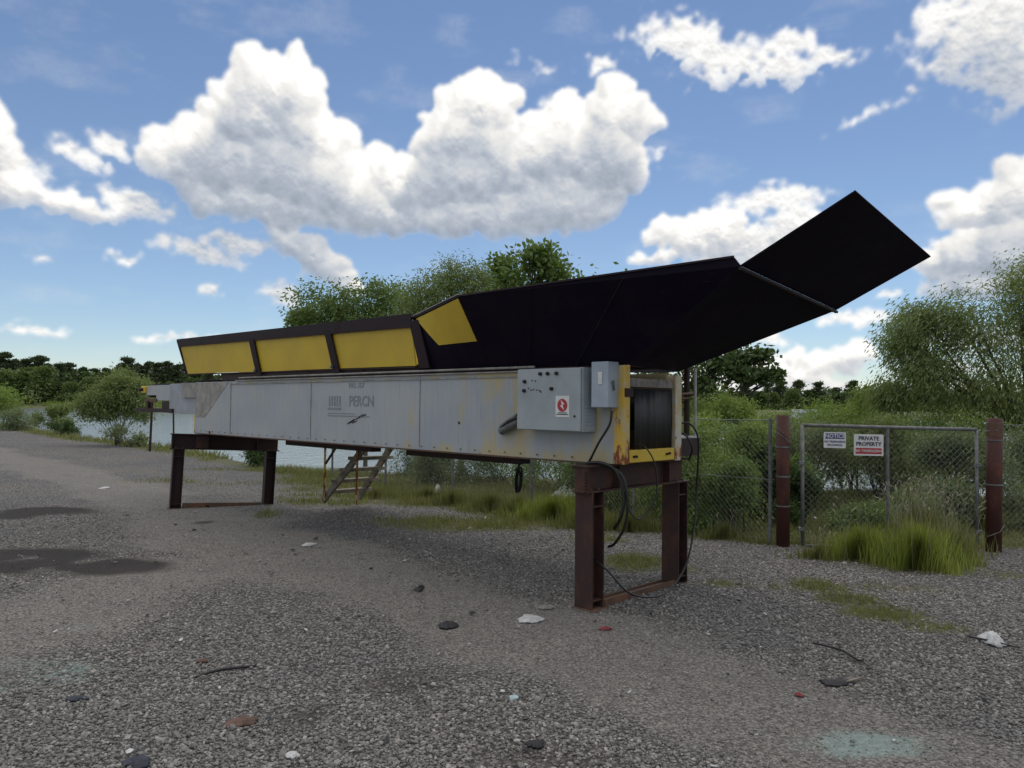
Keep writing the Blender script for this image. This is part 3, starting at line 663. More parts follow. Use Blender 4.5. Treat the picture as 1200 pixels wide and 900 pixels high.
def plant(name, label, cat, x, y, clumps, leaf='leaf', L=.09, W_=.05, nsub=22, nleaf=45, seed=1, trunk_r=.10, stems=1, droop=.3, spread=.24, hang=0.0, shell=.55, group=None, z=None, parts=('crown', 'trunk'), bark='bark', twigs=6):
    r = np.random.default_rng(seed); root = empty(name, (x, y, hz(x, y) if z is None else z))
    P, C_ = foliage_points(clumps, nsub, nleaf, r, spread, shell, hang)
    P = P[P[:, 2] > .03]
    cen = np.mean([c for c, _ in C_], axis=0); D = (P-cen)*.5 + r.normal(size=P.shape)*.8; D[:, 2] -= droop*np.linalg.norm(D, axis=1)
    V, Fq = leaf_arrays(P, D, L, W_, r); npmesh(parts[0], V, Fq, M[leaf], root)
    mb = MB()
    for s_ in range(stems):
        off = r.normal(0, trunk_r*(3 if stems > 1 else 0)+1e-4, 2)
        mine = [C_[i] for i in range(len(C_)) if i % stems == s_] or [C_[s_ % len(C_)]]
        low = min(c[0][2] for c in mine); fork = max(.15, low*.55) if stems == 1 else .05
        b0 = Vector((off[0], off[1], -.12)); bf = Vector((off[0]*1.2+r.normal(0, .05), off[1]*1.2, fork))
        mb.tube([b0, (b0+bf)/2 + Vector((r.normal(0, .02), r.normal(0, .02), 0)), bf], [trunk_r*1.25, trunk_r, trunk_r*.85], 8, False)
        for c, cs in mine:
            c = Vector(c); md = bf.lerp(c, .5) + Vector(r.normal(0, .08, 3))*(c-bf).length*.5
            mb.tube(spline([bf, md, c], 4), [trunk_r*.75*(1-.75*i/8) for i in range(9)], 6, False)
            for k in range(min(twigs, len(cs))):
                e = Vector(cs[k]); mm = c.lerp(e, .5)+Vector(r.normal(0, .05, 3))
                mb.tube([c.lerp(bf, .25), mm, e], [trunk_r*.22, trunk_r*.13, trunk_r*.05], 4, False)
    mb.build(parts[1], M[bark], root, smooth=True)
    tag(root, label, cat, group); return root

# big trees across the pond corner, rising over the conveyor
def rel(cx_, d, lst, base_z=-.9):
    """clumps given by where they show above the horizon line; metres relative to the trunk"""
    out = []
    for (u, v, r_, dy, fl) in lst:
        X = (u-600)/FPX*d; hor = 475+(u-600)*.0105; Z = EYE+(hor-v)/FPX*d
        rr = r_/FPX*d; out.append((X-cx_, dy, Z-base_z, rr, rr*.9, rr*fl))
    return out
d = 24.0; cx_ = (430-600)/FPX*d; bz = hz(cx_, 24)
plant('leafy_tree', 'left tree behind the yellow trough, loose grey-green crown with a low rounded top', 'tree', cx_, d,
      rel(cx_, d, [(372,362,34,0,.75),(350,372,22,.5,.6),(398,358,26,-.4,.8),(425,352,30,.3,.85),(452,356,30,0,.8),(400,388,45,.4,.6),(450,392,45,-.3,.6),(360,392,30,0,.5),(475,362,34,0,.8),(410,372,40,.3,.7)], bz),
      'leaf', .13, .05, 26, 62, 5, .07, droop=.5, spread=.30, z=bz)
d = 22.5; cx_ = (540-600)/FPX*d; bz = hz(cx_, d)
plant('leafy_tree', 'middle tree behind the conveyor, feathery willow-like crown over the yellow panels', 'tree', cx_, d,
      rel(cx_, d, [(505,340,30,0,1.),(525,318,24,.3,.9),(490,352,30,-.3,.8),(548,325,30,0,.9),(570,330,30,.4,.9),(530,355,45,0,.7),(575,352,40,0,.7),(480,375,40,0,.6),(555,385,60,0,.6),(588,335,28,0,.9)], bz),
      'leaf_willow', .12, .03, 28, 75, 6, .08, droop=.8, spread=.28, hang=.15, z=bz)
d = 20.0; cx_ = (625-600)/FPX*d; bz = hz(cx_, d)
plant('leafy_tree', 'right tree behind the conveyor, large dark green leaves and a knobbly top', 'tree', cx_, d,
      rel(cx_, d, [(600,325,20,0,1.),(588,312,12,.2,1.1),(620,303,16,-.2,1.),(632,296,12,0,1.),(643,312,16,0,1.),(612,335,26,0,.8),(650,330,22,0,.7),(640,350,40,0,.8),(680,370,45,.2,.8)], bz),
      'leaf', .14, .09, 16, 30, 7, .07, droop=.2, spread=.48, z=bz, shell=.4)
d = 15.0; cx_ = (800-600)/FPX*d; bz = hz(cx_, d)
plant('broadleaf_tree', 'dark broad-leaved tree right of the conveyor reaching a branch out below the chute', 'tree', cx_, d,
      rel(cx_, d, [(842,425,20,0,.6),(868,418,18,.2,.55),(890,418,15,0,.5),(885,440,17,-.2,.5),(908,440,9,0,.55),(865,438,20,0,.5),(830,445,22,.3,.7),(805,430,30,0,.9),(770,430,36,0,.9),(800,465,40,0,.7),(760,395,40,0,.8)], bz),
      'leaf_dark', .11, .07, 15, 26, 8, .055, droop=.25, spread=.55, z=bz, shell=.2)
d = 14.5; cx_ = 9.9; bz = hz(cx_, d)
plant('willow_tree', 'large feathery willow at the right edge behind the fence', 'tree', cx_, d,
      rel(cx_, d, [(1060,390,30,0,.8),(1090,368,26,.3,.8),(1120,365,34,0,.8),(1070,425,32,-.2,.8),(1110,410,46,.5,.8),(1150,390,46,0,.9),(1195,350,44,0,1.),(1215,320,32,0,1.),(1180,430,60,.2,.8),(1120,450,50,0,.7),(1235,365,44,0,1.),(1255,405,44,.4,.9),(1285,345,46,.5,1.),(1320,385,46,-.2,.9),(1240,455,48,-.3,.8),(1295,440,48,.3,.8),(1340,440,40,0,.8),(1060,455,30,.3,.6),(1190,475,50,-.5,.6)], bz),
      'leaf_willow', .095, .022, 26, 120, 9, .06, droop=1.0, spread=.40, hang=.16, z=bz, shell=.25)

# shrubs behind the fence and gate
SG = 'shrubs behind the chain-link fence'
def shrub(label, x, y, w_, h, leaf, n=9, seed=0, L=.06, W_=.018, dens=60, lo=.15, group=SG, nsub=22, depth=None, droop=.3, name='shrub', stems=5, hang=.05):
    r = np.random.default_rng(seed+500); dp = depth or w_*.6; cl = []
    for i in range(n):
        a = r.random(); cx2 = (r.random()-.5)*w_*.8; cz = h*(lo+(1-lo-.2)*a); q = w_*.22*(1-.35*a)
        cl.append((cx2*(1-.45*a), (r.random()-.5)*dp, cz, q, q, q*.9))
    return plant(name, label, 'shrub', x, y, cl, leaf, L, W_, nsub, dens, seed, .018, stems, droop, .32, hang, .3, group, parts=('foliage', 'stems'), twigs=5)
shrub('light green bushy willow shrub pressed against the fence beside the front stand', 2.55, 11.0, 1.7, 1.75, 'leaf_bush', 13, 1, dens=85)
shrub('tallest pale green shrub behind the left gate post', 3.35, 12.0, 1.5, 2.05, 'leaf_bush', 12, 2, dens=75)
shrub('green shrub left of the fence-side willow shrub, half hidden by the front stand', 1.5, 12.4, 1.8, 1.6, 'leaf', 12, 3, dens=70)
shrub('broad shrub filling the fence right behind the handrail', 2.9, 10.15, 1.1, 1.15, 'leaf', 10, 4, dens=75)
shrub('rounded light green shrub top showing above the fence left of the gate post', 3.75, 13.6, 1.7, 2.35, 'leaf_bush', 11, 31, dens=75, lo=.45)
shrub('wide pale shrub beyond the fence showing under the end of the chute', 2.6, 14.2, 2.2, 2.0, 'leaf_willow', 12, 32, dens=75, lo=.3)
shrub('dense mid green shrub behind the left half of the gate above the low bushes', 5.4, 15.4, 2.2, 1.9, 'leaf_bush', 13, 33, dens=75, lo=.52)
shrub('broad light shrub on the bank behind the notice sign', 6.0, 17.2, 2.6, 1.75, 'leaf_willow', 14, 36, dens=75, lo=.40)
shrub('dense shrub behind the gate right third reaching the top rail', 8.4, 16.4, 2.8, 2.1, 'leaf_bush', 14, 37, dens=80, lo=.15)
shrub('dark shrub between the left gate post and the gate upright', 4.5, 12.6, 1.1, 1.35, 'leaf', 11, 38, dens=75)
shrub('dense grey-green shrub behind the gate between the two water glimpses', 7.35, 15.2, 1.5, 1.6, 'leaf_grey', 11, 34, dens=70, lo=.15)
shrub('small dark shrub directly behind the left gate post', 3.8, 11.6, .8, 1.35, 'leaf_dark', 8, 5)
shrub('low dark green shrub behind the gate left half', 4.15, 11.2, .8, 1.0, 'leaf_dark', 10, 6, dens=70)
shrub('low bushy shrub behind the gate right half', 6.05, 11.0, 1.2, .80, 'leaf', 11, 7, dens=75)
shrub('lowest ground-hugging shrub behind the gate middle', 5.0, 10.6, 1.2, .38, 'leaf', 9, 35, dens=60)
shrub('grey-green shrub behind the right gate post', 6.6, 11.2, 1.6, 1.7, 'leaf_grey', 13, 8, dens=75)
shrub('dense shrub behind the fence at the right edge', 7.9, 11.0, 1.9, 1.65, 'leaf_grey', 13, 9, dens=80)
shrub('thin upright willow sapling behind the gate signs', 5.3, 13.6, 1.7, 1.85, 'leaf_grey', 11, 10, dens=45, lo=.50, L=.07)
shrub('airy willow sapling behind the middle upright of the gate', 6.35, 13.2, 1.6, 1.95, 'leaf_willow', 13, 11, dens=60, lo=.35, L=.07)
shrub('bright green shrub over the top rail at the gate right end', 8.0, 14.3, 2.6, 2.0, 'leaf_bush', 12, 12, dens=80, lo=.35)
shrub('pale shrub on the bank beyond the gate middle', 7.0, 16.0, 2.0, 2.5, 'leaf_bush', 9, 13, dens=60, lo=.55)
shrub('low green shrub on the pond edge behind the staircase', -2.2, 19.2, 2.2, 1.35, 'leaf_dark', 11, 14, dens=60)
shrub('dark green shrub behind the fence under the conveyor middle', -.3, 17.2, 2.6, 1.5, 'leaf', 12, 15, dens=65)
shrub('wide green shrub behind the fence under the control cabinet', 1.0, 15.6, 2.4, 1.45, 'leaf', 12, 16, dens=65)
shrub('tall pale weed shrub behind the thin fence post', -1.6, 16.8, 1.4, 1.3, 'leaf_grey', 9, 17, dens=55)
shrub('bushy grey-green shrub beyond the right end of the fence', 10.2, 11.2, 2.2, 1.5, 'leaf_grey', 13, 41, dens=75)
shrub('pale bush at the far right beyond the fence, past the willow', 12.6, 12.4, 2.6, 1.9, 'leaf_bush', 13, 42, dens=75)
LG = 'shrubs on the left pond bank'
shrub('round willow shrub with bare grey stems on the pond edge left of the conveyor', -15.6, 30.5, 2.8, 3.5, 'leaf_willow', 17, 21, L=.13, W_=.04, dens=42, lo=.38, group=LG, stems=9, nsub=26)
shrub('low leafy shrub at the foot of the round willow shrub', -14.6, 29.3, 1.5, 1.2, 'leaf_grey', 7, 22, L=.10, W_=.04, dens=12, group=LG)
shrub('broad pale green bush at the left edge of the photo', -32.2, 47, 4.2, 3.2, 'leaf_bush', 12, 23, L=.20, W_=.06, dens=50, lo=.50, group=LG, stems=9)
shrub('grey twiggy bush in front of the broad left bush', -28.5, 44.5, 2.6, 1.5, 'leaf_grey', 8, 24, L=.16, W_=.04, dens=18, group=LG, stems=9)
shrub('small reedy bush between the left bush and the round willow shrub', -22.2, 38.5, 1.4, .9, 'leaf_dark', 7, 25, L=.14, W_=.035, dens=14, group=LG)
shrub('taller pale bush standing right of the broad left bush', -28.2, 47.5, 2.4, 2.7, 'leaf_willow', 8, 26, L=.17, W_=.05, dens=35, lo=.45, group=LG)
shrub('small dark weed bush on the bank seen through the rear stand', -7.0, 21.5, 1.2, .95, 'leaf_dark', 7, 27, L=.09, W_=.03, dens=45, group=LG)

# far tree line: a few kinds, copied
def pine(seed, h):
    r = np.random.default_rng(seed); cl = []
    for i in range(15):
        t = r.random(); z = h*(.42+.54*t); q = h*(.15-.07*t)*(.6+.7*r.random()); a = r.random()*6.28; o = h*.20*(1-t*.75)*(.3+r.random())
        cl.append((o*math.cos(a), o*math.sin(a), z, q*1.25, q*1.25, q*.42))
    return cl
def round_tree(seed, h):
    r = np.random.default_rng(seed); cl = []
    for i in range(13):
        t = r.random(); q = h*.2*(1.1-.5*t); a = r.random()*6.28; o = h*.32*(1-t*.7)*r.random()
        cl.append((o*math.cos(a), o*math.sin(a), h*(.16+.64*t), q, q, q*.8))
    return cl
protos = []
for i in range(3): protos.append(('pine_tree', plant('pine_tree', 'x', 'tree', 0, 260, pine(i+3, 14), 'needle', .75, .35, 14, 15, 60+i, .20, twigs=3, spread=.55, droop=0, shell=.2)))
for i in range(3): protos.append(('broadleaf_tree', plant('broadleaf_tree', 'x', 'tree', 0, 260, round_tree(i+30, 9), 'far_leaf' if i else 'leaf_dark', .65, .45, 22, 26, 70+i, .2, twigs=2, spread=.42, droop=.1)))
far = []; rr = random.Random(5)
for i, u in enumerate([-45, -20, 4, 18, 30, 46, 58, 68, 80, 96, 110, 124, 140, 150, 161, 172, 184, 195, 206, 218, 232, 246]):
    far.append((u, 278+rr.random()*25, i % 3, [1.15, 1.2, 1.2, 1.0, .95, 1.12, .85, .8, .92, .75, .7, .72, .85, .95, .85, .9, .8, .9, .8, .85, .8, .8][i], 'left'))
for i, u in enumerate([-40, -12, 8, 22, 36, 50, 66, 84, 104, 130, 168, 200, 226]):
    far.append((u, 266+rr.random()*10, 3+i % 3, (1.25 if u < 60 else .75)*(.85+.3*rr.random()), 'left'))
for i in range(40):
    u = 815+i*10.2; far.append((u+rr.random()*6-3, 320+rr.random()*40, [0, 3, 1, 4, 2, 5][i % 6], .80+.32*rr.random(), 'right'))
far.sort(); used = set(); cnt = {}
ORD = ['first', 'second', 'third', 'fourth', 'fifth', 'sixth', 'seventh', 'eighth', 'ninth', 'tenth', 'eleventh', 'twelfth', 'thirteenth', 'fourteenth', 'fifteenth', 'sixteenth', 'seventeenth', 'eighteenth', 'nineteenth', 'twentieth', 'twenty-first', 'twenty-second', 'twenty-third', 'twenty-fourth', 'twenty-fifth', 'twenty-sixth']
LB = {('left', 0): 'dark far pine left of the conveyor, {} pine from the left edge',
      ('left', 1): 'rounded green tree below the far left pines, {} from the left edge',
      ('right', 0): 'small distant pine beyond the gate, {} pine from the left there',
      ('right', 1): 'distant rounded tree beyond the gate, {} round crown from the left there'}
for (u, dd, k, sc_, side) in far:
    nm, pr = protos[k]; o = pr if k not in used else copy_tree(pr); used.add(k); ky = (side, 0 if k < 3 else 1); c_ = cnt.get(ky, 0); cnt[ky] = c_+1
    x = (u-600)/FPX*dd; o.location = (x, dd, hz(x, dd)-.2); o.rotation_euler = (0, 0, rr.random()*6.28); o.scale = (sc_*(1.1 if k < 3 else 1.2), sc_*(1.1 if k < 3 else 1.2), sc_)
    tag(o, LB[ky].format(ORD[c_]), 'tree', 'far ' + ('pines' if k < 3 else 'rounded trees') + ' beyond the pond on the ' + side)
# the wood that closes the view behind them
def far_wood():
    r = np.random.default_rng(77); n = 60000; u = -700+2800*r.random(n); dd = np.where(u < 560, 285+60*r.random(n), 350+70*r.random(n)); x = (u-600)/FPX*dd
    top = np.where(u < 560, 6.5, 9.0)+4.5*(fbm(x*.035, dd*.05, 4, 8)-.35)+2.5*(fbm(x*.2, dd*.2, 3, 9)-.5)
    z = hgt(x, dd)+top*r.random(n)**.6; P = np.stack([x, dd, z], 1); D = r.normal(size=P.shape); V, Fq = leaf_arrays(P, D, 1.7, 1.3, r)
    tag(npmesh('far_wood', V, Fq, M['leaf_dark']), 'dark mass of woodland closing the view beyond the pond', 'woodland', kind='stuff')
far_wood()
def bank_scrub():
    r = np.random.default_rng(78); n = 26000; x = -160+190*r.random(n); yf = np.interp(x, FRX, FRY); dd = yf+8+24*r.random(n)
    z = hgt(x, dd)+np.clip(2.6*(fbm(x*.12, dd*.12, 4, 18)-.38), .0, 3)*1.2*r.random(n); P = np.stack([x, dd, z], 1); D = r.normal(size=P.shape); D[:, 2] = np.abs(D[:, 2])
    V, Fq = leaf_arrays(P, D, .9, .5, r); tag(npmesh('bank_scrub', V, Fq, M['leaf_bush']), 'pale green scrub and reeds on the far bank of the pond', 'scrub', kind='stuff')
bank_scrub()

# ---------------------------------------------------------------- chain-link fence and gate
def chain_link(mb, p, q, h, z0, z1, cell=.036, r=.0015):
    """woven zigzag wires between ground points p and q (lists of x,y); z0,z1 ground heights"""
    p = np.array(p, float); q = np.array(q, float); L = np.linalg.norm(q-p); dx = (q-p)/L; nrm = np.array([-dx[1], dx[0]])
    nw = int(L/cell); rows = int(h/cell); V = []; Fc = []; b = len(mb.v)
    for i in range(nw):
        prev = None
        for j in range(rows+1):
            s = (i+((j+i) % 2)*1.0)*cell; c = p+dx*s; g_ = z0+(z1-z0)*s/L; P = np.array([c[0], c[1], g_+.03+j*cell]) + np.array([nrm[0], nrm[1], 0])*.003*(1 if j % 2 else -1)
            t = np.array([dx[0], dx[1], 0])
            k = len(mb.v)
            mb.v += [tuple(P+t*r*1.2), tuple(P-t*r*.6+np.array([nrm[0], nrm[1], 0])*r), tuple(P-t*r*.6-np.array([nrm[0], nrm[1], 0])*r)]
            if prev is not None:
                for a in range(3): mb.f.append((prev+a, prev+(a+1) % 3, k+(a+1) % 3, k+a))
            prev = k
def pipe(mb, p, q, r=.021, n=10): mb.tube([p, q], r, n)
gz = hz(3.2, 9.3); gzr = hz(5.7, 9.3)
G0 = (3.30, 9.22); G1 = (3.47, 9.18); G2 = (5.50, 9.10); G3 = (5.63, 9.08)
froot = empty('chain_link_fence', (1.0, 11.8, 0)); tag(froot, 'long chain-link fence running from the gate back behind the conveyor to the pond', 'fence')
FB = (1.0, 11.8, 0)
def shift(mb, o):
    mb.v = [(a-o[0], b-o[1], c-o[2]) for a, b, c in mb.v]; return mb
mb = MB()
pts = FENCE; H_F = 1.50
for a, b in zip(pts[:-1], pts[1:]): chain_link(mb, a, b, H_F, hz(*a), hz(*b))
shift(mb, FB).build('wire_mesh', M['galv_wire'], froot)
for (a, b, n) in ((FENCE[0], FENCE[1], 2), (FENCE[1], FENCE[2], 3)):
    for k in range(n):
        t = k/n; x = a[0]+(b[0]-a[0])*t; y = a[1]+(b[1]-a[1])*t; z = hz(x, y); mb = MB(); pipe(mb, (x, y, z-.1), (x, y, z+H_F+.03), .024)
        shift(mb, FB).build('post', M['galv'], froot)
mb = MB(); x, y = 3.14, 9.34; pipe(mb, (x, y, hz(x, y)-.1), (x, y, hz(x, y)+1.52), .022); shift(mb, FB).build('post', M['galv'], froot)
mb = MB()
for zf in (.06, .78, 1.5):
    P = [(a[0], a[1], hz(*a)+zf) for a in pts]; mb.tube(P, .003 if zf < 1.4 else .006, 5)
shift(mb, FB).build('tension_wire', M['galv_wire'], froot)
RF = [(5.72, 9.12), (8.4, 8.9), (12, 8.6)]
r2 = empty('chain_link_fence', (5.72, 9.12, 0)); tag(r2, 'short chain-link fence leaving the frame to the right of the gate', 'fence')
mb = MB()
for a, b in zip(RF[:-1], RF[1:]): chain_link(mb, a, b, 1.46, hz(*a), hz(*b))
shift(mb, (5.72, 9.12, 0)).build('wire_mesh', M['galv_wire'], r2)
for (x, y) in RF[1:]:
    mb = MB(); pipe(mb, (x, y, hz(x, y)-.1), (x, y, hz(x, y)+1.5), .024); shift(mb, (5.72, 9.12, 0)).build('post', M['galv'], r2)
mb = MB(); mb.tube([(a[0], a[1], hz(*a)+1.48) for a in RF], .004, 5); shift(mb, (5.72, 9.12, 0)).build('tension_wire', M['galv_wire'], r2)

# gate
gr = empty('chain_link_gate', (G1[0], G1[1], 0)); tag(gr, 'closed chain-link gate on galvanised pipe frame between two rusty posts', 'gate')
def gpt(t, z): return (G1[0]+(G2[0]-G1[0])*t, G1[1]+(G2[1]-G1[1])*t, z)
ztl, ztr = 1.45, 1.42; zb_ = .0
mb = MB()
pipe(mb, gpt(0, zb_), gpt(0, ztl), .022); pipe(mb, gpt(1, zb_), gpt(1, ztr), .022); pipe(mb, gpt(0, ztl), gpt(1, ztr), .022); pipe(mb, gpt(0, zb_+.02), gpt(1, zb_+.02), .018)
shift(mb, (G1[0], G1[1], 0)).build('gate_frame', M['galv'], gr, smooth=True)
mb = MB(); pipe(mb, gpt(.49, .0), gpt(.49, ztl-.02), .020); shift(mb, (G1[0], G1[1], 0)).build('middle_upright', M['galv'], gr)
mb = MB(); chain_link(mb, G1, G2, 1.44, -.02, -.02); shift(mb, (G1[0], G1[1], 0)).build('wire_mesh', M['galv_wire'], gr)
for zz in (.22, 1.0):
    for (e, d_) in ((0, -1), (1, 1)):
        q = gpt(e, zz); mb = MB().box(q[0]-.045 if d_ < 0 else q[0]-.02, q[0]+.02 if d_ < 0 else q[0]+.045, q[1]-.03, q[1]+.03, zz-.02, zz+.02)
        shift(mb, (G1[0], G1[1], 0)).build('hinge', M['galv'], gr, .003)

def gate_post(x, y, h, r, label, bands, lean=(0, 0), junk=False):
    z = hz(x, y); root = empty('gate_post', (x, y, z)); tag(root, label, 'post', 'rusty pipe posts of the gate')
    mb = MB(); n = 20; mb.tube([(0, 0, -.2), (lean[0]*.5, lean[1]*.5, h*.5), (lean[0], lean[1], h)], r, n); mb.build('pipe', M['rust_pipe'], root, smooth=False).data.polygons.foreach_set('use_smooth', np.array([len(p.vertices) == 4 for p in root.children[0].data.polygons]))
    for zb2 in bands:
        c = (lean[0]*zb2/h, lean[1]*zb2/h, zb2); mb = MB(); mb.tube([(c[0], c[1], zb2-.008), (c[0], c[1], zb2+.008)], r+.004, n); mb.build('tie_band', M['galv'], root)
    return root
gp1 = gate_post(3.245, 9.20, 1.56, .077, 'dark rusty pipe post at the left end of the gate with bright wire bands', (.48, .83, 1.18))
mb = MB(); mb.tube([(-.09, -.03, 1.42), (-.02, -.09, 1.34), (.09, -.03, 1.20)], .004, 5); mb.tube([(-.09, -.05, 1.36), (.02, -.09, 1.26), (.10, -.02, 1.12)], .004, 5); mb.build('wire_wrap', M['galv'], gp1)
gp2 = gate_post(5.66, 9.06, 1.55, .085, 'reddish rusty pipe post at the right end of the gate with a grey capped top', (.78, 1.30), (.03, 0))
mb = MB(); mb.tube([(.026, 0, 1.34), (.03, 0, 1.50), (.03, 0, 1.56)], [.087, .088, .07], 18); mb.build('post_cap', M['rust_old'], gp2)
mb = MB(); mb.tube([(-.10, -.06, .18), (.02, -.095, .24), (.11, -.04, .32)], .004, 5); mb.tube([(-.095, .02, 1.40), (0, -.09, 1.42), (.12, -.03, 1.38)], .005, 5); mb.build('wire_wrap', M['galv'], gp2)

def sign(name, label, u0, u1, v0, v1, yy, build):
    cxp = (u0+u1)/2; cv = (v0+v1)/2; d_ = pray(cxp, cv); t = yy/d_[1]; c = Vector(d_*t) + Vector((0, 0, EYE)); wd = (u1-u0)/FPX*yy; ht = (v1-v0)/FPX*yy
    ang = math.atan2(G2[1]-G1[1], G2[0]-G1[0]); root = empty(name, c, ang); root.rotation_euler = (0, rad(.6), ang); tag(root, label, 'sign')
    mb = MB(); rr_ = .012; pts = []
    for (sx, sz, a0) in ((1, 1, 0), (-1, 1, 90), (-1, -1, 180), (1, -1, 270)):
        for k in range(4):
            a = rad(a0+30*k); pts.append((sx*(wd/2-rr_)+rr_*math.cos(a), 0, sz*(ht/2-rr_)+rr_*math.sin(a)))
    mb.slab(pts, .003, (0, 1, 0)); mb.build('panel', M['white'], root)
    build(root, wd, ht); return root
def TM(x, z, y=-.002): return Matrix.Translation((x, y, z)) @ Matrix.Rotation(rad(90), 4, 'X')
def fl(root, name, x0, x1, z0, z1, m, y=-.0012):
    return MB().box(x0, x1, y, y+.001, z0, z1).build(name, M[m], root)
def s_notice(root, w_, h):
    fl(root, 'header_band', -w_*.44, w_*.44, h*.08, h*.42, 'navy')
    text_mesh('header_text', 'NOTICE', h*.34, M['white'], root, TM(0, h*.25, -.0035), bold=.001, sx=1.0)
    text_mesh('line_text', 'NO TRESPASSING', h*.165, M['navy'], root, TM(0, -h*.10), bold=.0008)
    text_mesh('line_text', 'OR DUMPING', h*.15, M['navy'], root, TM(0, -h*.31), bold=.0006)
def s_private(root, w_, h):
    text_mesh('line_text', 'PRIVATE', h*.255, M['ink'], root, TM(0, h*.30), bold=.002)
    text_mesh('line_text', 'PROPERTY', h*.245, M['ink'], root, TM(0, h*.04), bold=.002)
    fl(root, 'red_band', -w_*.44, w_*.44, -h*.42, -h*.14, 'red')
    text_mesh('band_text', 'NO TRESPASSING', h*.165, M['white'], root, TM(0, -h*.28, -.0035), bold=.0006)
sign('notice_sign', 'small blue-headed NOTICE sign wired to the gate, left of the PRIVATE PROPERTY sign', 965.5, 991, 506.5, 525, 9.10, s_notice)
sign('private_property_sign', 'white PRIVATE PROPERTY sign with a red band hung on the gate', 1001, 1035, 509, 534, 9.06, s_private)

# ---------------------------------------------------------------- conveyor
O_ = (.861, 6.342); TH = rad(135.8)
# local frame: x runs to the rear end, y = across away from the camera (negated so the frame stays right handed), z up
EX = Vector((math.cos(TH), math.sin(TH), 0)); EB = Vector((math.sin(TH), -math.cos(TH), 0))
conv = empty('conveyor', (O_[0], O_[1], 0)); conv.rotation_euler = (0, 0, TH)
tag(conv, 'long grey and yellow conveyor with a black flared hopper standing on two rusty stands', 'conveyor')
def L_(a, b, z): return (a, -b, z)           # machine coordinates -> local
def ab_box(mb, a0, a1, b0, b1, z0, z1): return mb.box(a0, a1, -b1, -b0, z0, z1)
ZB, ZT, BW, LB_ = 1.175, 1.955, .84, 8.05
mb = MB()   # near side, far side, floor and top lips of the long box
for b in (0, BW-.02):
    mb.slab([L_(0.02, b, ZB), L_(LB_, b, ZB), L_(LB_, b, ZT), L_(0.02, b, ZT)], .02, (0, -1, 0))
ab_box(mb, .02, LB_, .02, BW-.02, ZB+.003, ZB+.02)
mb.build('side_panel', M['body'], conv)
def plates(pairs, m, name='seam_plate', t=.004):
    for pts in pairs:
        MB().slab([L_(a, -.0005-t, z) for a, z in pts], t, (0, -1, 0)).build(name, M[m], conv)
plates([[(5.44+1.35, 1.19), (6.87+.85, 1.19), (6.87+.05, 1.92), (6.87, 1.92)]][:0], 'body_tan')
plates([[(6.95, ZT-.01), (7.72, 1.42), (8.04, 1.42), (8.04, ZT-.01)]], 'body_tan', 'patch_plate')
mb = MB()
for a, wd in ((6.87, .012), (4.70, .010), (2.55, .008)): ab_box(mb, a, a+wd, -.007, -.001, ZB+.02, ZT-.01)
mb.build('weld_seam', M['body_tan'], conv)
mb = MB()   # lips along the top edge, pipes
ab_box(mb, .3, 6.9, -.012, .0, ZT-.045, ZT-.03); ab_box(mb, .3, 6.7, -.03, .035, ZT+.002, ZT+.014)
mb.tube([L_(.9, -.02, ZT+.045), L_(6.6, -.02, ZT+.045)], .011, 8)
mb.build('top_lip', M['body_tan'], conv)
mb = MB(); ab_box(mb, 3.6, 7.2, .01, .05, ZT+.015, ZT+.10); mb.tube([L_(.3, .02, ZT+.02), L_(3.6, .02, ZT+.03)], .02, 8); mb.build('top_rail', M['rust_dark'], conv)
# bottom flange
mb = MB(); ab_box(mb, .05, LB_, -.012, .03, ZB-.014, ZB-.002); mb.build('bottom_flange', M['rust_old'], conv)
# stepped tail
mb = MB(); ab_box(mb, LB_+.003, 9.14, .03, BW-.03, 1.46, 1.945); mb.build('tail_section', M['body_light'], conv, .004)
mb = MB(); ab_box(mb, 9.143, 9.75, .05, BW-.05, 1.67, 1.93); ab_box(mb, 9.753, 10.2, .06, BW-.06, 1.76, 1.925); mb.build('tail_section', M['body'], conv, .004)
plates([[(8.045, 1.72), (8.6, 1.72), (8.6, 1.95), (8.045, 1.95)]], 'body_tan', 'patch_plate', .003)
mb = MB(); ab_box(mb, 7.85, LB_-.01, .02, .1, ZB-.0, 1.44); ab_box(mb, LB_+.002, LB_+.05, .0, .10, ZB, 1.45); mb.build('yellow_bracket', M['yellow_frame'], conv)
mb = MB(); ab_box(mb, 10.2, 10.36, .02, .14, 1.80, 1.92); ab_box(mb, 10.18, 10.3, .62, .74, 1.78, 1.92); mb.build('bearing_block', M['yellow'], conv, .01)
mb = MB(); mb.tube([L_(10.28, -.04, 1.86), L_(10.28, .9, 1.86)], .03, 12); mb.tube([L_(10.28, .14, 1.82), L_(10.28, .70, 1.82)], .10, 18); mb.build('tail_pulley', M['rust_dark'], conv)
mb = MB(); ab_box(mb, 8.95, 10.55, .0, .06, 1.47, 1.535); ab_box(mb, 8.95, 10.55, BW-.06, BW, 1.47, 1.535); ab_box(mb, 10.4, 10.47, 0.06, BW-.06, 1.47, 1.53)
ab_box(mb, 10.0, 10.06, 0.01, .06, 1.535, 1.66); ab_box(mb, 9.16, 9.5, .05, .1, 1.536, 1.66); mb.build('tail_frame', M['rust_dark'], conv)
mb = MB(); ab_box(mb, 9.7, 10.25, .03, .05, 1.64, 1.70); mb.build('tail_rail', M['rust_old'], conv)
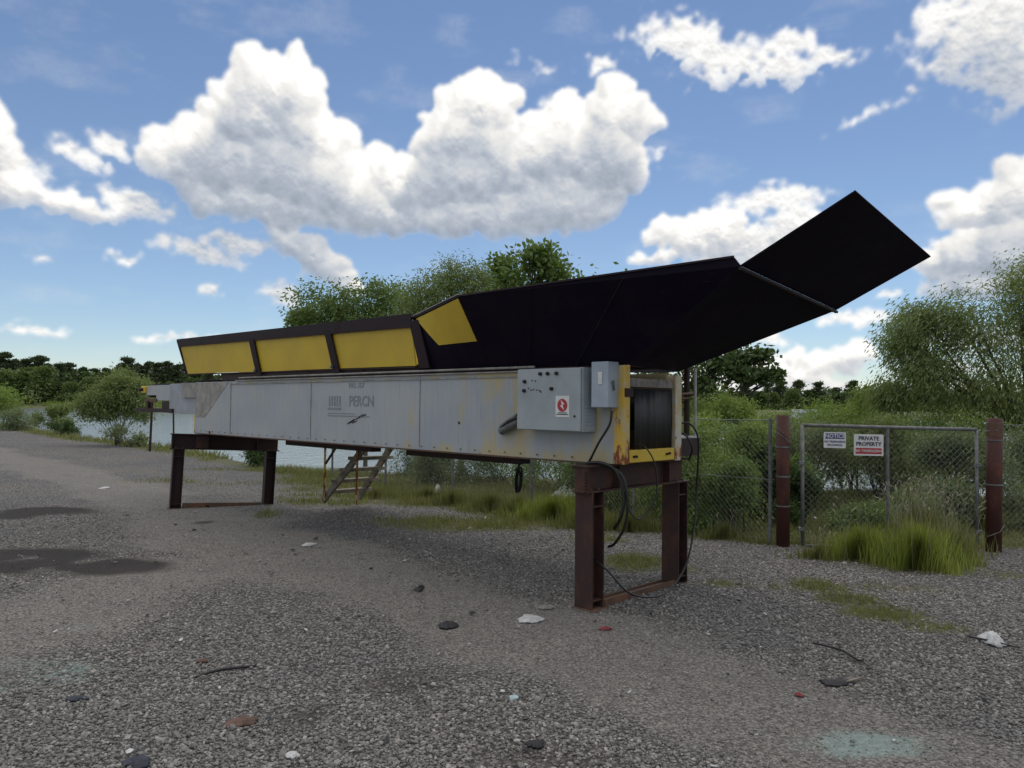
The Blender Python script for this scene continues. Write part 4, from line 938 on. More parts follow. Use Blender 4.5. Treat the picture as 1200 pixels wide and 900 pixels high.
# belt running in the trough
mb = MB(); mb.add([L_(.1, .12, 2.02), L_(.1, BW-.12, 2.02), L_(10.2, BW-.12, 1.955), L_(10.2, .12, 1.955), L_(.1, .12, 2.005), L_(.1, BW-.12, 2.005), L_(10.2, BW-.12, 1.94), L_(10.2, .12, 1.94)],
                  [(3,2,1,0),(4,5,6,7),(0,1,5,4),(1,2,6,5),(2,3,7,6),(3,0,4,7)]); mb.build('belt', M['rubber'], conv)
# front frame
FA0, FA1 = -.09, .02
mb = MB(); ab_box(mb, FA0, FA1, -.01, .070, ZB, 1.99); mb.build('frame_post', M['yellow_frame'], conv, .006)
mb = MB(); ab_box(mb, FA0, FA1, .755, .86, ZB, 1.93); mb.build('frame_post', M['cream_frame'], conv, .006)
mb = MB(); ab_box(mb, FA0+.005, FA1, .073, .752, ZB+.01, ZB+.115); mb.build('frame_sill', M['yellow'], conv, .006)
mb = MB(); ab_box(mb, FA0+.02, FA1, .073, .752, 1.815, 1.885); mb.build('frame_header', M['trash_grey'], conv, .004)
mb = MB(); V = []; nf = 40
for z in (1.292, 1.55, 1.80):
    for k in range(nf+1):
        b = .175+.565*k/nf; V.append(L_(FA0+.035+.005*math.sin(b*23)+.003*math.sin(b*77+z*3), b+.012*(1.8-z)*math.sin(z*9), z))
mb.add(V, [(j*(nf+1)+k, j*(nf+1)+k+1, (j+1)*(nf+1)+k+1, (j+1)*(nf+1)+k) for j in range(2) for k in range(nf)])
o = mb.build('rubber_flap', M['rubber'], conv, smooth=True); md = o.modifiers.new('solid', 'SOLIDIFY'); md.thickness = .006
mb = MB(); ab_box(mb, FA0-.012, FA0-.001, -.01, .10, 1.73, 1.80); mb.build('hinge_plate', M['rust_dark'], conv)
mb = MB()
for (b, z) in ((.13, 1.235), (.16, 1.235), (.62, 1.24), (.66, 1.245)): mb.tube([L_(FA0+.006, b, z), L_(FA0-.012, b, z)], .011, 8)
mb.build('bolt_row', M['rust_dark'], conv)
mb = MB(); ab_box(mb, .05, .55, .09, .74, 1.20, 1.22); mb.tube([L_(.35, .03, 1.62), L_(.35, BW-.03, 1.62)], .19, 20); mb.build('head_pulley', M['rubber'], conv)

# hopper, rolled a little to the far side: sheet outlines in machine coordinates
def sheet(name, pts, m, t=.008, out=None):
    return MB().slab([L_(*p) for p in pts], t, out).build(name, M[m], conv)
HN, HF = -.40, 1.22
A1 = (-1.32, HN, 2.60); B1 = (-1.32, HF, 2.46); C1 = (-2.07, HN, 2.965); D1 = (-2.03, HF, 2.81)
BA = (-.10, .02, 1.99); BB = (-.06, .84, 1.965)
sheet('chute_plate', [A1, C1, D1, B1], 'hopper', .010)
sheet('slope_plate', [BA, (A1[0]+.006, A1[1], A1[2]-.004), (B1[0]+.006, B1[1], B1[2]-.004), BB], 'hopper', .010)
mb = MB(); mb.bar(L_(A1[0], A1[1]-.01, A1[2]-.016), L_(B1[0], B1[1]+.01, B1[2]-.016), .022, .018); mb.build('hinge_bar', M['maroon'], conv)
# side walls of the flared part, near and far
T1 = (-1.27, HN, 2.665); T2 = (1.51, HN, 2.655); Bm = (1.50, .02, 2.0)
def patch(P00, P10, P11, P01, s0=0, s1=1, t0=0, t1=1, off=0.0, th=.008, n=8, corners=None):
    """ruled sheet between a lower edge P00-P10 and an upper edge P01-P11, with thickness; corners may give its own (s,t) outline"""
    P = [Vector(L_(*p)) for p in (P00, P10, P11, P01)]; nn = (P[1]-P[0]).cross(P[3]-P[0]).normalized()
    if nn.y < 0: nn = -nn
    cs = corners or ((s0, t0), (s1, t0), (s1, t1), (s0, t1)); mb = MB(); V = []
    for o_ in (off, off-th):
        for j in range(n+1):
            for i in range(n+1):
                f_, g_ = i/n, j/n
                ss = (cs[0][0]*(1-f_)+cs[1][0]*f_)*(1-g_)+(cs[3][0]*(1-f_)+cs[2][0]*f_)*g_; tt = (cs[0][1]*(1-f_)+cs[1][1]*f_)*(1-g_)+(cs[3][1]*(1-f_)+cs[2][1]*f_)*g_
                V.append(P[0].lerp(P[1], ss).lerp(P[3].lerp(P[2], ss), tt)+nn*o_)
    m_ = (n+1)**2; F_ = []
    for j in range(n):
        for i in range(n):
            k = j*(n+1)+i; F_.append((k, k+1, k+n+2, k+n+1)); F_.append((k+m_+n+1, k+m_+n+2, k+m_+1, k+m_))
    for i in range(n):
        for (p, q) in ((i, i+1), (n*(n+1)+i+1, n*(n+1)+i), ((i+1)*(n+1), i*(n+1)), (i*(n+1)+n, (i+1)*(n+1)+n)): F_.append((q, p, p+m_, q+m_))
    return mb.add(V, F_)
patch(BA, Bm, T2, A1).build('side_wall', M['hopper'], conv)
mb = MB().slab([L_(*p) for p in (A1, T1, T2)], .008, (0, -1, 0)); mb.build('wall_gusset', M['hopper'], conv)
patch(BB, (1.50, .82, 1.98), (1.51, HF, 2.52), B1, th=-.008).build('side_wall', M['hopper'], conv)
mb = MB(); mb.bar(L_(T1[0], HN-.006, 2.67), L_(T2[0], HN-.006, 2.66), .014, .014); mb.bar(L_(T2[0], HN, 2.66), L_(2.62, -.07, 2.555), .016, .016); mb.build('top_edge', M['maroon'], conv)
mb = MB(); mb.bar(L_(1.50, -.415, 2.672), L_(2.62, -.085, 2.572), .02, .006); mb.build('edge_strip', M['dusty'], conv)
mb = MB()
for f_ in (.34, .68):
    p = Vector(BA).lerp(Vector(Bm), f_); q = Vector(A1).lerp(Vector(T2), f_); mb.bar(L_(p[0], p[1]-.010, p[2]), L_(q[0], q[1]-.010, q[2]), .006, .004)
mb.build('weld_seam', M['weld'], conv)
# tapering part between flare and trough: dark wall with a yellow panel set on it
def lerp3(p, q, t): return tuple(p[i]+(q[i]-p[i])*t for i in range(3))
Q0 = (2.60, -.07, 2.56); Q1 = (2.60, .02, 2.0)
for sgn in (0, 1):
    def mir(p): return p if not sgn else (p[0], BW-p[1]-.02*0, p[2]-.10*(1 if p[2] > 2.2 else .2))
    patch(mir(Bm), mir(Q1), mir(Q0), mir(T2), th=.008 if not sgn else -.008).build('taper_wall', M['hopper'], conv)
patch(Bm, Q1, Q0, T2, off=.010, th=.006, corners=((.02, .40), (.60, .43), (.92, .97), (.02, .985))).build('yellow_panel', M['yellow'], conv)
# rear trough
ZT0, ZT1 = 2.085, 2.60
def tw(b_off, z): return -.075*(z-2.09)/.51
RA0, RA1 = 2.62, 8.50
for sgn in (0, 1):
    def mb_(b): return b if not sgn else BW-b
    dz = 0 if not sgn else -.09
    mb = MB(); mb.slab([L_(RA0, mb_(.0), 2.06+dz*.3), L_(RA0, mb_(-.075), 2.575+dz), L_(8.52, mb_(-.075), 2.61+dz), L_(8.36, mb_(.0), 2.095+dz*.3)], .012, (0, 1 if not sgn else -1, 0))
    mb.build('trough_wall', M['yellow'], conv)
def rib(a, wdt=.13):
    n_ = .022
    mb = MB(); mb.slab([L_(a, -.018, 2.03), L_(a+.10, -.095, 2.53), L_(a+.10+wdt, -.095, 2.53), L_(a+wdt, -.018, 2.03)], .02, (0, 1, 0)); return mb.build('rib', M['maroon'], conv)
for a in (5.93, 4.03): rib(a)
rib(2.36, .16)
# maroon cap strip on the near top edge
mb = MB(); mb.slab([L_(2.58, -.088, 2.46), L_(8.50, -.088, 2.525), L_(8.54, -.10, 2.63), L_(2.58, -.10, 2.59)], .02, (0, 1, 0)); mb.slab([L_(2.60, -.12, 2.592), L_(8.54, -.12, 2.632), L_(8.54, -.02, 2.632), L_(2.60, -.02, 2.592)], .012, (0, 0, 1)); mb.build('cap_strip', M['maroon'], conv)
mb = MB(); mb.bar(L_(8.36, -.01, 2.095), L_(8.54, -.10, 2.62), .02, .03); mb.build('end_trim', M['maroon'], conv)
mb = MB(); ab_box(mb, 2.6, 7.25, .02, .06, 2.005, 2.075); ab_box(mb, 2.4, 7.25, .78, .82, 2.005, 2.075)
mb.slab([L_(2.62, -.02, 2.05), L_(8.3, -.02, 2.092), L_(8.3, .03, 2.092), L_(2.62, .03, 2.05)], .012, (0, 0, -1)); mb.build('trough_rail', M['rust_dark'], conv)
mb = MB()
for a in (6.0, 4.1): mb.tube([L_(a+.06, -.05, 2.09), L_(a+.06, -.075, 2.09)], .018, 8)
mb.build('rib_bolt', M['galv'], conv)
mb = MB(); mb.slab([L_(.0, .05, 2.0), L_(8.3, .05, 1.99), L_(8.3, .79, 1.99), L_(.0, .79, 2.0)], .01, (0, 0, -1)); mb.build('deck_plate', M['rust_dark'], conv)

mb = MB()
for k in range(38): mb.tube([L_(.25+k*.205, -.012, ZB+.035), L_(.25+k*.205, -.019, ZB+.035)], .008, 6)
mb.build('bolt_row', M['rust_old'], conv)
# lettering and old marks on the side
def side_text(body, a, z, size, m, bold=0.0, sx=1.0, b=-.0035, name='painted_text'):
    mt = Matrix.Translation(L_(a, b, z)) @ Matrix.Rotation(rad(180), 4, 'Z') @ Matrix.Rotation(rad(90), 4, 'X')
    return text_mesh(name, body, size, m, conv, mt, .0006, bold, 'CENTER', sx)
M['faded'] = simple('faded_lettering', (.25, .275, .30), .6, var=.25, scale=30)
side_text('PERCN', 3.62, 1.675, .17, M['faded'], .002, .95)
side_text('NO. 157', 3.72, 1.86, .085, M['faded'], .001)
mb = MB()
for k in range(5): ab_box(mb, 4.05+k*.055, 4.075+k*.055, -.0045, -.001, 1.62, 1.74)
ab_box(mb, 4.04, 4.32, -.0045, -.001, 1.575, 1.60); ab_box(mb, 3.45, 4.32, -.0045, -.001, 1.50, 1.508); ab_box(mb, 3.75, 4.32, -.0045, -.001, 1.53, 1.537)
mb.build('painted_logo', M['faded'], conv)
mb = MB(); rs = random.Random(3)
for k in range(12):
    a = 3.9-rs.random()*.35; z = 1.40+(3.9-a)*.35+rs.random()*.03-.015; mb.bar(L_(a, -.003, z), L_(a-.05-.05*rs.random(), -.003, z+.03), .004, .008)
mb.build('scratch', M['rust_dark'], conv)
# small bolt/hole and deflector bracket
mb = MB(); mb.tube([L_(1.93, -.001, 1.47), L_(1.93, -.006, 1.47)], .014, 10); mb.tube([L_(7.5, -.02, 1.2), L_(7.5, -.03, 1.2)], .02, 8); mb.build('bolt_hole', M['black'], conv)
mb = MB()
mb.slab([L_(1.34, -.004, 1.38), L_(1.02, -.004, 1.62), L_(1.02, -.10, 1.60), L_(1.26, -.10, 1.40)], .012)
mb.tube([L_(1.28, -.06, 1.41), L_(1.04, -.06, 1.52)], .04, 12); mb.tube([L_(1.30, -.03, 1.44), L_(1.04, -.03, 1.58)], .03, 10)
mb.build('cable_gland', M['galv'], conv, .002)
mb = MB(); mb.tube([L_(1.27, -.075, 1.43), L_(1.15, -.09, 1.50), L_(.98, -.09, 1.56)], .020, 8); mb.build('gland_sleeve', M['black'], conv)

# control cabinet
ca0, ca1, cb, cz0, cz1 = .205, .94, -.20, 1.435, 1.972
mb = MB(); ab_box(mb, ca0, ca1, cb+.02, -.006, cz0, cz1); cab = mb.build('control_cabinet', M['cabinet'], conv, .004)
mb = MB(); ab_box(mb, ca0+.012, ca1-.0, cb, cb+.018, cz0+.006, cz1-.006); mb.build('cabinet_door', M['cabinet'], cab, .004)
mb = MB()
for k in range(6): ab_box(mb, ca0-.006, ca0+.002, -.15, -.04, cz0+.06+k*.028, cz0+.072+k*.028)
mb.build('louvre', M['cabinet2'], cab)
mb = MB()
for (a, z) in ((.66, 1.925), (.575, 1.925), (.475, 1.925), (.53, 1.795), (.845, 1.86), (.85, 1.78)):
    mb.tube([L_(a, cb+.001, z), L_(a, cb-.018, z)], .016, 12); mb.tube([L_(a, cb-.018, z), L_(a, cb-.026, z)], .011, 10)
mb.build('push_button', M['black'], cab)
mb = MB()
for (a, z) in ((.76, 1.87), (.72, 1.865), (.80, 1.80), (.74, 1.79), (.70, 1.785), (.67, 1.78), (.655, 1.77), (.77, 1.785)): mb.tube([L_(a, cb+.001, z), L_(a, cb-.006, z)], .006, 8)
mb.tube([L_(.275, cb+.001, 1.565), L_(.275, cb-.010, 1.565)], .009, 8); mb.build('rivet', M['rust_dark'], cab)
# warning sticker
mb = MB(); ab_box(mb, .335, .485, cb-.0025, cb-.0005, 1.555, 1.735); stk = mb.build('warning_sticker', M['white'], cab)
mb = MB()
cc = (.41, 1.655); n = 28; ring = []
for k in range(n):
    t = 2*math.pi*k/n; ring.append((cc[0]+.055*math.cos(t), cb-.003, cc[1]+.055*math.sin(t)))
mb.slab([L_(*p) for p in ring], .0008, (0, 1, 0)); mb.build('red_disc', M['red'], stk)
mb = MB(); zz_ = [(.395, 1.70), (.435, 1.665), (.415, 1.66), (.43, 1.615), (.385, 1.652), (.405, 1.657)]
mb.slab([L_(2*cc[0]-a, cb-.0045, z) for a, z in zz_], .0008, (0, 1, 0)); mb.build('lightning_mark', M['white'], stk)
mt = Matrix.Translation(L_(.41, cb-.004, 1.722)) @ Matrix.Rotation(rad(180), 4, 'Z') @ Matrix.Rotation(rad(90), 4, 'X')
mb = MB(); ab_box(mb, .345, .475, cb-.0035, cb-.0027, 1.574, 1.582); ab_box(mb, .36, .46, cb-.0035, cb-.0027, 1.588, 1.595); mb.build('sticker_lines', M['ink'], stk)
# switch box
mb = MB(); ab_box(mb, -.03, .145, -.15, -.006, 1.64, 2.015); sbx = mb.build('switch_box', M['cabinet2'], conv, .006)
mb = MB(); ab_box(mb, .03, .07, -.156, -.151, 1.83, 1.93); ab_box(mb, .025, .075, -.158, -.151, 1.915, 1.925); mb.build('switch_label', M['white'], sbx)
mb = MB(); mb.bar(L_(-.038, -.08, 1.78), L_(-.045, -.10, 1.86), .012, .02); mb.tube([L_(-.015, -.08, 1.64), L_(-.015, -.08, 1.615)], .016, 10); mb.build('switch_lever', M['galv'], sbx)

# cables
def cable(pts, r, name='cable', m='cable', parent=None):
    mb = MB(); mb.tube(spline(pts, 8), r, 8); return mb.build(name, M[m], parent or conv, smooth=True)
cable([L_(-.015, -.08, 1.615), L_(.0, -.09, 1.50), L_(.10, -.10, 1.35), L_(.20, -.09, 1.20), L_(.26, -.05, 1.165)], .010)
cable([L_(.40, -.06, 1.13), L_(.20, -.13, 1.175), L_(.02, -.16, 1.19), L_(-.10, -.13, 1.13), L_(-.16, -.11, .95), L_(-.14, -.11, .78), L_(-.05, -.08, .66)], .014)
cable([L_(.38, -.03, 1.13), L_(.10, -.11, 1.17), L_(-.13, -.12, 1.12), L_(-.19, -.10, .92), L_(-.16, -.09, .70), L_(-.04, -.06, .54), L_(.04, -.04, .50)], .012)
cable([L_(-.06, .18, 1.33), L_(-.13, .22, 1.32), L_(-.19, .28, 1.18), L_(-.20, .30, .95), L_(-.18, .22, .80), L_(-.18, .05, .74), L_(-.15, -.04, .85), L_(-.14, -.06, 1.0)], .006)
cable([L_(-.02, .86, 1.50), L_(-.12, .95, 1.50), L_(-.17, 1.0, 1.38), L_(-.15, 1.04, 1.15), L_(-.12, 1.06, .85), L_(-.14, 1.0, .60), L_(-.18, .80, .28), L_(-.20, .50, .10), L_(-.20, .20, .09), L_(-.14, -.02, .16), L_(-.02, -.12, .32), L_(.12, -.13, .40)], .009)
cable([L_(-.02, .86, 1.42), L_(-.09, .92, 1.40), L_(-.13, .97, 1.28), L_(-.08, 1.0, 1.17)], .009)
# coil hanging under the belly
cb_ = MB()
for k, (rr1, zc) in enumerate(((.085, .90), (.078, .895), (.09, .91))):
    pts = [L_(1.50+rr1*.8*math.sin(t)+.005*k, .40+.02*k+rr1*.5*math.sin(t+.3), zc+rr1*1.35*math.cos(t)) for t in np.linspace(0, 2*math.pi, 17)]
    cb_.tube(pts, .009, 6, False)
for o_ in (-.02, .01, .03): cb_.tube([L_(1.5+o_, .4, 1.0), L_(1.48-o_, .41, 1.09), L_(1.49, .40, 1.16)], .009, 6)
cb_.build('hanging_cable_coil', M['cable'], conv)
# belly beams, platform on the far side, handrail
mb = MB(); ab_box(mb, 4.4, 6.55, .70, .86, 1.03, 1.15); mb.build('belly_beam', M['rust_dark'], conv, .004)
mb = MB(); ab_box(mb, 1.75, 3.62, .66, .86, 1.035, 1.16); mb.build('belly_beam', M['rust_dark'], conv, .004)
mb = MB()
for a in (.55, 2.2, 3.9, 5.5, 7.4): ab_box(mb, a, a+.1, .862, 1.30, 1.20, 1.30)
ab_box(mb, .02, 6.6, 1.24, 1.32, 1.20, 1.36); ab_box(mb, .0, .019, .87, 1.32, 1.20, 1.36); mb.build('platform_beam', M['rust_dark'], conv, .003)
mb = MB(); ab_box(mb, .0, 6.6, .865, 1.315, 1.363, 1.378); mb.build('platform_deck', M['dusty'], conv)
for a in (.02, 1.6, 3.2, 4.8, 6.4): MB().tube([L_(a, 1.27, 1.38), L_(a, 1.27, 2.02 if a < 1 else 1.80)], .014, 8).build('rail_post', M['dusty'], conv)
mb = MB(); ab_box(mb, .06, .10, 1.20, 1.24, 1.38, 2.06); mb.build('rail_post', M['rust_dark'], conv)
mb = MB(); mb.tube([L_(.02, 1.27, 1.77), L_(6.4, 1.27, 1.70)], .012, 8); mb.tube([L_(.03, .86, 1.76), L_(.03, 1.25, 1.78)], .012, 8); mb.tube([L_(.05, .86, 1.72), L_(.05, 1.22, 1.735)], .010, 8); mb.build('handrail', M['rust_old'], conv)

# ---------------------------------------------------------------- stands
def H_leg(mb, a0, a1, b0, b1, z0, z1, t=.014):
    """H section: flanges facing +-b, web between"""
    ab_box(mb, a0, a1, b0, b0+t, z0, z1); ab_box(mb, a0, a1, b1-t, b1, z0, z1); am = (a0+a1)/2; ab_box(mb, am-.006, am+.006, b0+t, b1-t, z0, z1)
def stand(label, world_xy, rz, length, leg_w, legd, h, m, tilt=0.0, zoff=0.0, dep=.17, beamh=.22, rail='rust_old', rh=.022):
    root = empty('support_stand', (world_xy[0], world_xy[1], zoff)); root.rotation_euler = (0, tilt, rz)
    tag(root, label, 'stand', 'rusty steel stands carrying the conveyor')
    # local x runs along the beam (towards the far end), y across
    def lb(mb, x0, x1, y0, y1, z0, z1): return mb.box(x0, x1, y0, y1, z0, z1)
    zb = h-beamh
    mb = MB(); lb(mb, -.05, length+.05, -dep/2, dep/2, h-.014, h); lb(mb, -.05, length+.05, -dep/2, dep/2, zb, zb+.014); lb(mb, -.03, length+.03, -.006, .006, zb+.014, h-.014)
    mb.build('top_beam', M[m], root, .002)
    for x in (-.03, length*.27, length*.80):
        mb = MB(); lb(mb, x, x+.012, -dep/2+.012, -.006, zb+.014, h-.014); lb(mb, x, x+.012, .006, dep/2-.012, zb+.014, h-.014)
        mb.build('stiffener', M[m], root)
    for x0 in (0, length-legd):
        mb = MB(); lb(mb, x0, x0+.014, -leg_w/2, leg_w/2, -.06, zb-.001); lb(mb, x0+legd-.014, x0+legd, -leg_w/2, leg_w/2, -.06, zb-.001); lb(mb, x0+.014, x0+legd-.014, -.006, .006, -.06, zb-.001)
        for z in (.07, zb-.12):
            lb(mb, x0+.015, x0+legd-.015, -leg_w/2+.01, -.007, z, z+.012); lb(mb, x0+.015, x0+legd-.015, .007, leg_w/2-.01, z, z+.012)
        mb.build('leg', M[m], root, .002)
    for x0 in (0, length-legd):
        mb = MB(); lb(mb, x0-.03, x0+legd+.03, -leg_w/2-.03, leg_w/2+.03, -.03, .012); mb.build('base_plate', M[rail], root, .003)
        mb = MB()
        for (px, py) in ((.03, -.05), (legd-.03, -.05), (.03, .05), (legd-.03, .05)): mb.tube([(x0+px, py, zb+.014), (x0+px, py, zb+.03)], .013, 6)
        mb.build('bolts', M[rail], root)
    mb = MB(); lb(mb, legd+.034, length-legd-.034, -.075, .075, -.02, rh); lb(mb, legd+.034, length-legd-.034, -.075, -.067, rh+.0005, rh+.04); lb(mb, legd+.034, length-legd-.034, .067, .075, rh+.0005, rh+.02)
    mb.build('ground_rail', M[rail], root)
    return root
def mw(a, b): return (O_[0]+EX.x*a+EB.x*b, O_[1]+EX.y*a+EB.y*b)
rzb = math.atan2(EB.y, EB.x)
fs = stand('front rusty steel stand under the yellow end frame with cables hanging over it', mw(.145, -.235), rzb, 1.44, .18, .16, 1.168, 'rust_beam', 0.0, hz(.6, 6.4)*0, rail='rust_old')
# little chain of slag on the near end of the beam
mb = MB()
for k in range(7): mb.tube([(-.045, -.05, 1.13-k*.026), (-.052, -.062, 1.118-k*.026), (-.045, -.05, 1.106-k*.026)], .007, 6)
mb.build('hanging_chain', M['rust_dark'], fs)
RZ = math.atan2(12.50-11.93, -3.93+5.27)
rs_ = stand('rear dark rusty stand under the stepped tail of the conveyor', (-5.30, 11.98), RZ+.10, 1.56, .18, .16, 1.168, 'rust_dark', rad(2.4), -.01, beamh=.24, rh=.055)
mb = MB(); mb.box(.32, .50, -.10, .08, .95, 1.145); mb.build('packing_block', M['rust_beam'], rs_)
st = empty('steel_post', (*mw(8.55, .50), 1.15)); tag(st, 'short dark steel strut between the rear stand and the tail box', 'strut')
MB().box(-.035, .035, -.035, .035, 0, .31).build('tube', M['rust_dark'], st); MB().box(-.06, .06, -.06, .06, -.004, .008).build('foot_plate', M['rust_dark'], st)
for (u0, v0, u1, v1, r_, lb) in ((178.5, 470, 175.5, 529, .045, 'thin leaning pole at the pond edge left of the rear stand'), (203, 470, 204, 540, .028, 'thinnest upright pole behind the left leg of the rear stand')):
    x, y = gp(u1, v1, -.1); d_ = pray(u0, v0); t = y/d_[1]; tp = Vector(d_*t)+Vector((0, 0, EYE)); r0 = empty('pole', (x, y, -.2)); tag(r0, lb, 'pole')
    MB().tube([(0, 0, 0), (tp.x-x, 0, tp.z+.2)], [r_, r_*.9], 8).build('shaft', M['rust_dark'], r0); MB().tube([(tp.x-x, 0, tp.z+.2), (tp.x-x, 0, tp.z+.25)], r_*1.5, 8).build('cap', M['rust_dark'], r0)

# ---------------------------------------------------------------- staircase hanging behind
sc_root = empty('metal_staircase', (*mw(6.4, 1.7), 0)); sc_root.rotation_euler = (0, 0, TH)
tag(sc_root, 'small weathered open staircase leaning under the middle of the conveyor', 'stairs')
def LS(a, b, z): return (a-6.4, -(b-1.7), z)
for (p, q) in (((6.45, 1.3, .17), (5.28, 1.3, 1.12)), ((6.68, 2.1, .13), (5.75, 2.1, 1.08))):
    MB().bar(LS(*p), LS(*q), .04, .10).build('stringer', M['wood'], sc_root)
for k in range(5):
    t = .13+k*.19; p = lerp3((6.45, 1.30, .17), (5.28, 1.30, 1.12), t); q = lerp3((6.68, 2.1, .13), (5.75, 2.1, 1.08), t)
    mb = MB(); p0 = Vector(LS(p[0], p[1]-.03, p[2]+.02)); q0 = Vector(LS(q[0], q[1]+.10, q[2]+.02)); mb.bar(p0, q0, .18, .05); mb.build('tread', M['wood'], sc_root)
for (a, b) in ((6.36, 1.26), (5.52, 1.26)):
    z = .20; MB().tube([LS(a, b, z), LS(a, b, 1.10)], .018, 8).build('support_post', M['yellow_frame'], sc_root)
MB().bar(LS(6.34, 1.26, .74), LS(5.98, 1.26, 1.08), .02, .03).build('brace', M['rust_dark'], sc_root)
MB().box(*(lambda p, q: (min(p[0], q[0]), max(p[0], q[0]), min(p[1], q[1]), max(p[1], q[1])))(LS(4.7, 1.33, 0), LS(5.7, 2.1, 0)), 1.08, 1.12).build('landing', M['rust_dark'], sc_root)

# ---------------------------------------------------------------- things on the far bank
def far_box(name, label, cat, u, v0, v1, du, dist, m, depth=3.0):
    hor = 475+(u-600)*.0105; x = (u-600)/FPX*dist; z1 = EYE+(hor-v0)/FPX*dist; z0 = EYE+(hor-v1)/FPX*dist; wd = du/FPX*dist
    r0 = empty(name, (x, dist, z0)); tag(r0, label, cat); MB().box(-wd/2, wd/2, 0, depth, 0, z1-z0).build('box', M[m], r0, .05); return r0, wd, z1-z0
r0, wd, ht = far_box('cargo_container', 'white box container with blue lettering on the far bank above the left gate rail', 'container', 949, 480, 495, 31, 165, 'tank_white')
text_mesh('container_lettering', 'ST', ht*.62, M['navy'], r0, TM(-wd*.26, ht*.48, -.02), bold=.05)
mb = MB()
for k in range(16): mb.box(-wd/2+.1+k*wd/16, -wd/2+.16+k*wd/16, -.05, 0, .1, ht-.1)
mb.box(-wd*.48, wd*.48, .2, 2.6, -.6, -.02); mb.build('corrugation', M['tank_white'], r0)
r0, wd, ht = far_box('flatbed_trailer', 'dark low trailer right of the white container on the far bank', 'trailer', 1000, 486, 493, 60, 168, 'rust_dark')
mb = MB()
for k in range(5): mb.tube([(-wd*.4+k*wd*.2, -.1, -.4), (-wd*.4+k*wd*.2, .2, -.4)], .5, 12)
mb.build('wheels', M['rubber'], r0)
r0, wd, ht = far_box('covered_load', 'small load under a teal tarp beside the dark trailer', 'tarp', 1046, 487, 493, 9, 166, 'trash_grey')
mb = MB(); mb.tube([(-wd*.5, -.1, ht*.9), (-wd*.2, -.1, ht*1.25), (wd*.25, -.1, ht*1.2), (wd*.6, -.1, ht*.6)], [.25, .5, .45, .15], 8); mb.build('tarp', M['tarp'], r0, smooth=True)

# ---------------------------------------------------------------- rubbish on the yard
def at_g(u, v): x, y = gp(u, v); return x, y, hz(x, y)
def crumple(name, label, cat, u, v, wpx, dpx, h, m, seed, n=14, rot=0.0, sag=.5):
    x, y, z = at_g(u, v); wd = .82*wpx/FPX*y; x2, y2 = gp(u, v-dpx); dp = abs(y2-y)*.85; h = h*.55
    nr, ns = 9, 44; th = np.linspace(0, 2*np.pi, ns, endpoint=False); cx2, sy2 = np.cos(th), np.sin(th)
    R_ = .45+1.05*(fbm(cx2*1.3+seed*3.1+9, sy2*1.3+9, 4, seed)-.2) + .22*(vnoise(cx2*5+20, sy2*5+20, seed+7)-.5); q = (np.arange(1, nr+1)/nr)[:, None]
    X = np.concatenate([[0], (q*R_*cx2).ravel()])*wd/2; Y = np.concatenate([[0], (q*R_*sy2).ravel()])*dp/2; Q = np.concatenate([[0], np.repeat(q, ns)])
    gx, gy = X/(wd/2)*2.2+7, Y/(dp/2)*2.2+7; cr_ = 1-np.abs(2*fbm(gx, gy, 4, seed+2)-1)*1.6
    Z = h*(1-Q**2.2)*(.35+.9*cr_) + h*.35*Q*np.clip(vnoise(gx*1.3, gy*1.3, seed+5)-.35, 0, 1) + .010
    V = np.stack([X, Y, Z], 1); Vb = V.copy(); Vb[:, 2] -= .008; m_ = len(V); i0 = 1+ns*np.arange(nr-1)[:, None]; k_ = np.arange(ns)[None]; k2 = (k_+1) % ns
    top = np.stack([i0+k_, i0+ns+k_, i0+ns+k2, i0+k2], 2).reshape(-1, 4); c0 = np.stack([np.zeros(ns, int), 1+k_[0], 1+k2[0], np.zeros(ns, int)], 1)
    e0 = 1+ns*(nr-1); side = np.stack([e0+k_[0], e0+m_+k_[0], e0+m_+k2[0], e0+k2[0]], 1); F_ = [tuple(f) for f in np.concatenate([top, top[:, ::-1]+m_, side])] + [tuple(f[:3]) for f in c0] + [(f[2]+m_, f[1]+m_, f[0]+m_) for f in c0]
    mb = MB(); mb.add(np.concatenate([V, Vb]), F_); o = mb.build(name, M[m], smooth=True)
    o.location = (x, y, z); o.rotation_euler = (0, 0, rot); return tag(o, label, cat)
def strip(name, label, cat, px, h, wd, m, curve=.02):
    P = [at_g(*p) for p in px]; mb = MB(); base = P[0]
    pts = spline([(p[0]-base[0], p[1]-base[1], p[2]-base[2]+h+(curve*math.sin(3.1*i/(max(1, len(P)-1))) if len(P) > 1 else 0)) for i, p in enumerate(P)], 6)
    mb.tube(pts, [wd*(.6+.4*math.sin(3.14*(i+.5)/len(pts))) for i in range(len(pts))], 6)
    o = mb.build(name, M[m], smooth=True); o.location = base; return tag(o, label, cat)
crumple('plastic_bag', 'crumpled dirty white bag lying at the right edge of the gravel', 'bag', 1163, 754, 44, 17, .10, 'trash_white', 3, rot=-.35)
strip('wire_scrap', 'black wire tail lying beside the crumpled white bag', 'wire', [(1130, 748), (1160, 757), (1195, 762)], .01, .007, 'cable')
crumple('rubber_scrap', 'flat black rag-like scrap on the gravel left of the front stand', 'scrap', 525, 735, 36, 14, .035, 'trash_dark', 4)
crumple('rubber_disc', 'black oval rubber flap on the gravel at the bottom of the photo', 'scrap', 627, 873, 30, 13, .025, 'trash_dark', 5)
crumple('plastic_shard', 'white leaf-shaped plastic shard near the bottom edge', 'litter', 343, 886, 28, 10, .02, 'trash_white', 6, rot=.35)
crumple('rusty_plate', 'rust-brown corroded plate in the foreground gravel', 'scrap', 284, 846, 56, 17, .022, 'trash_rust', 7, rot=.3)
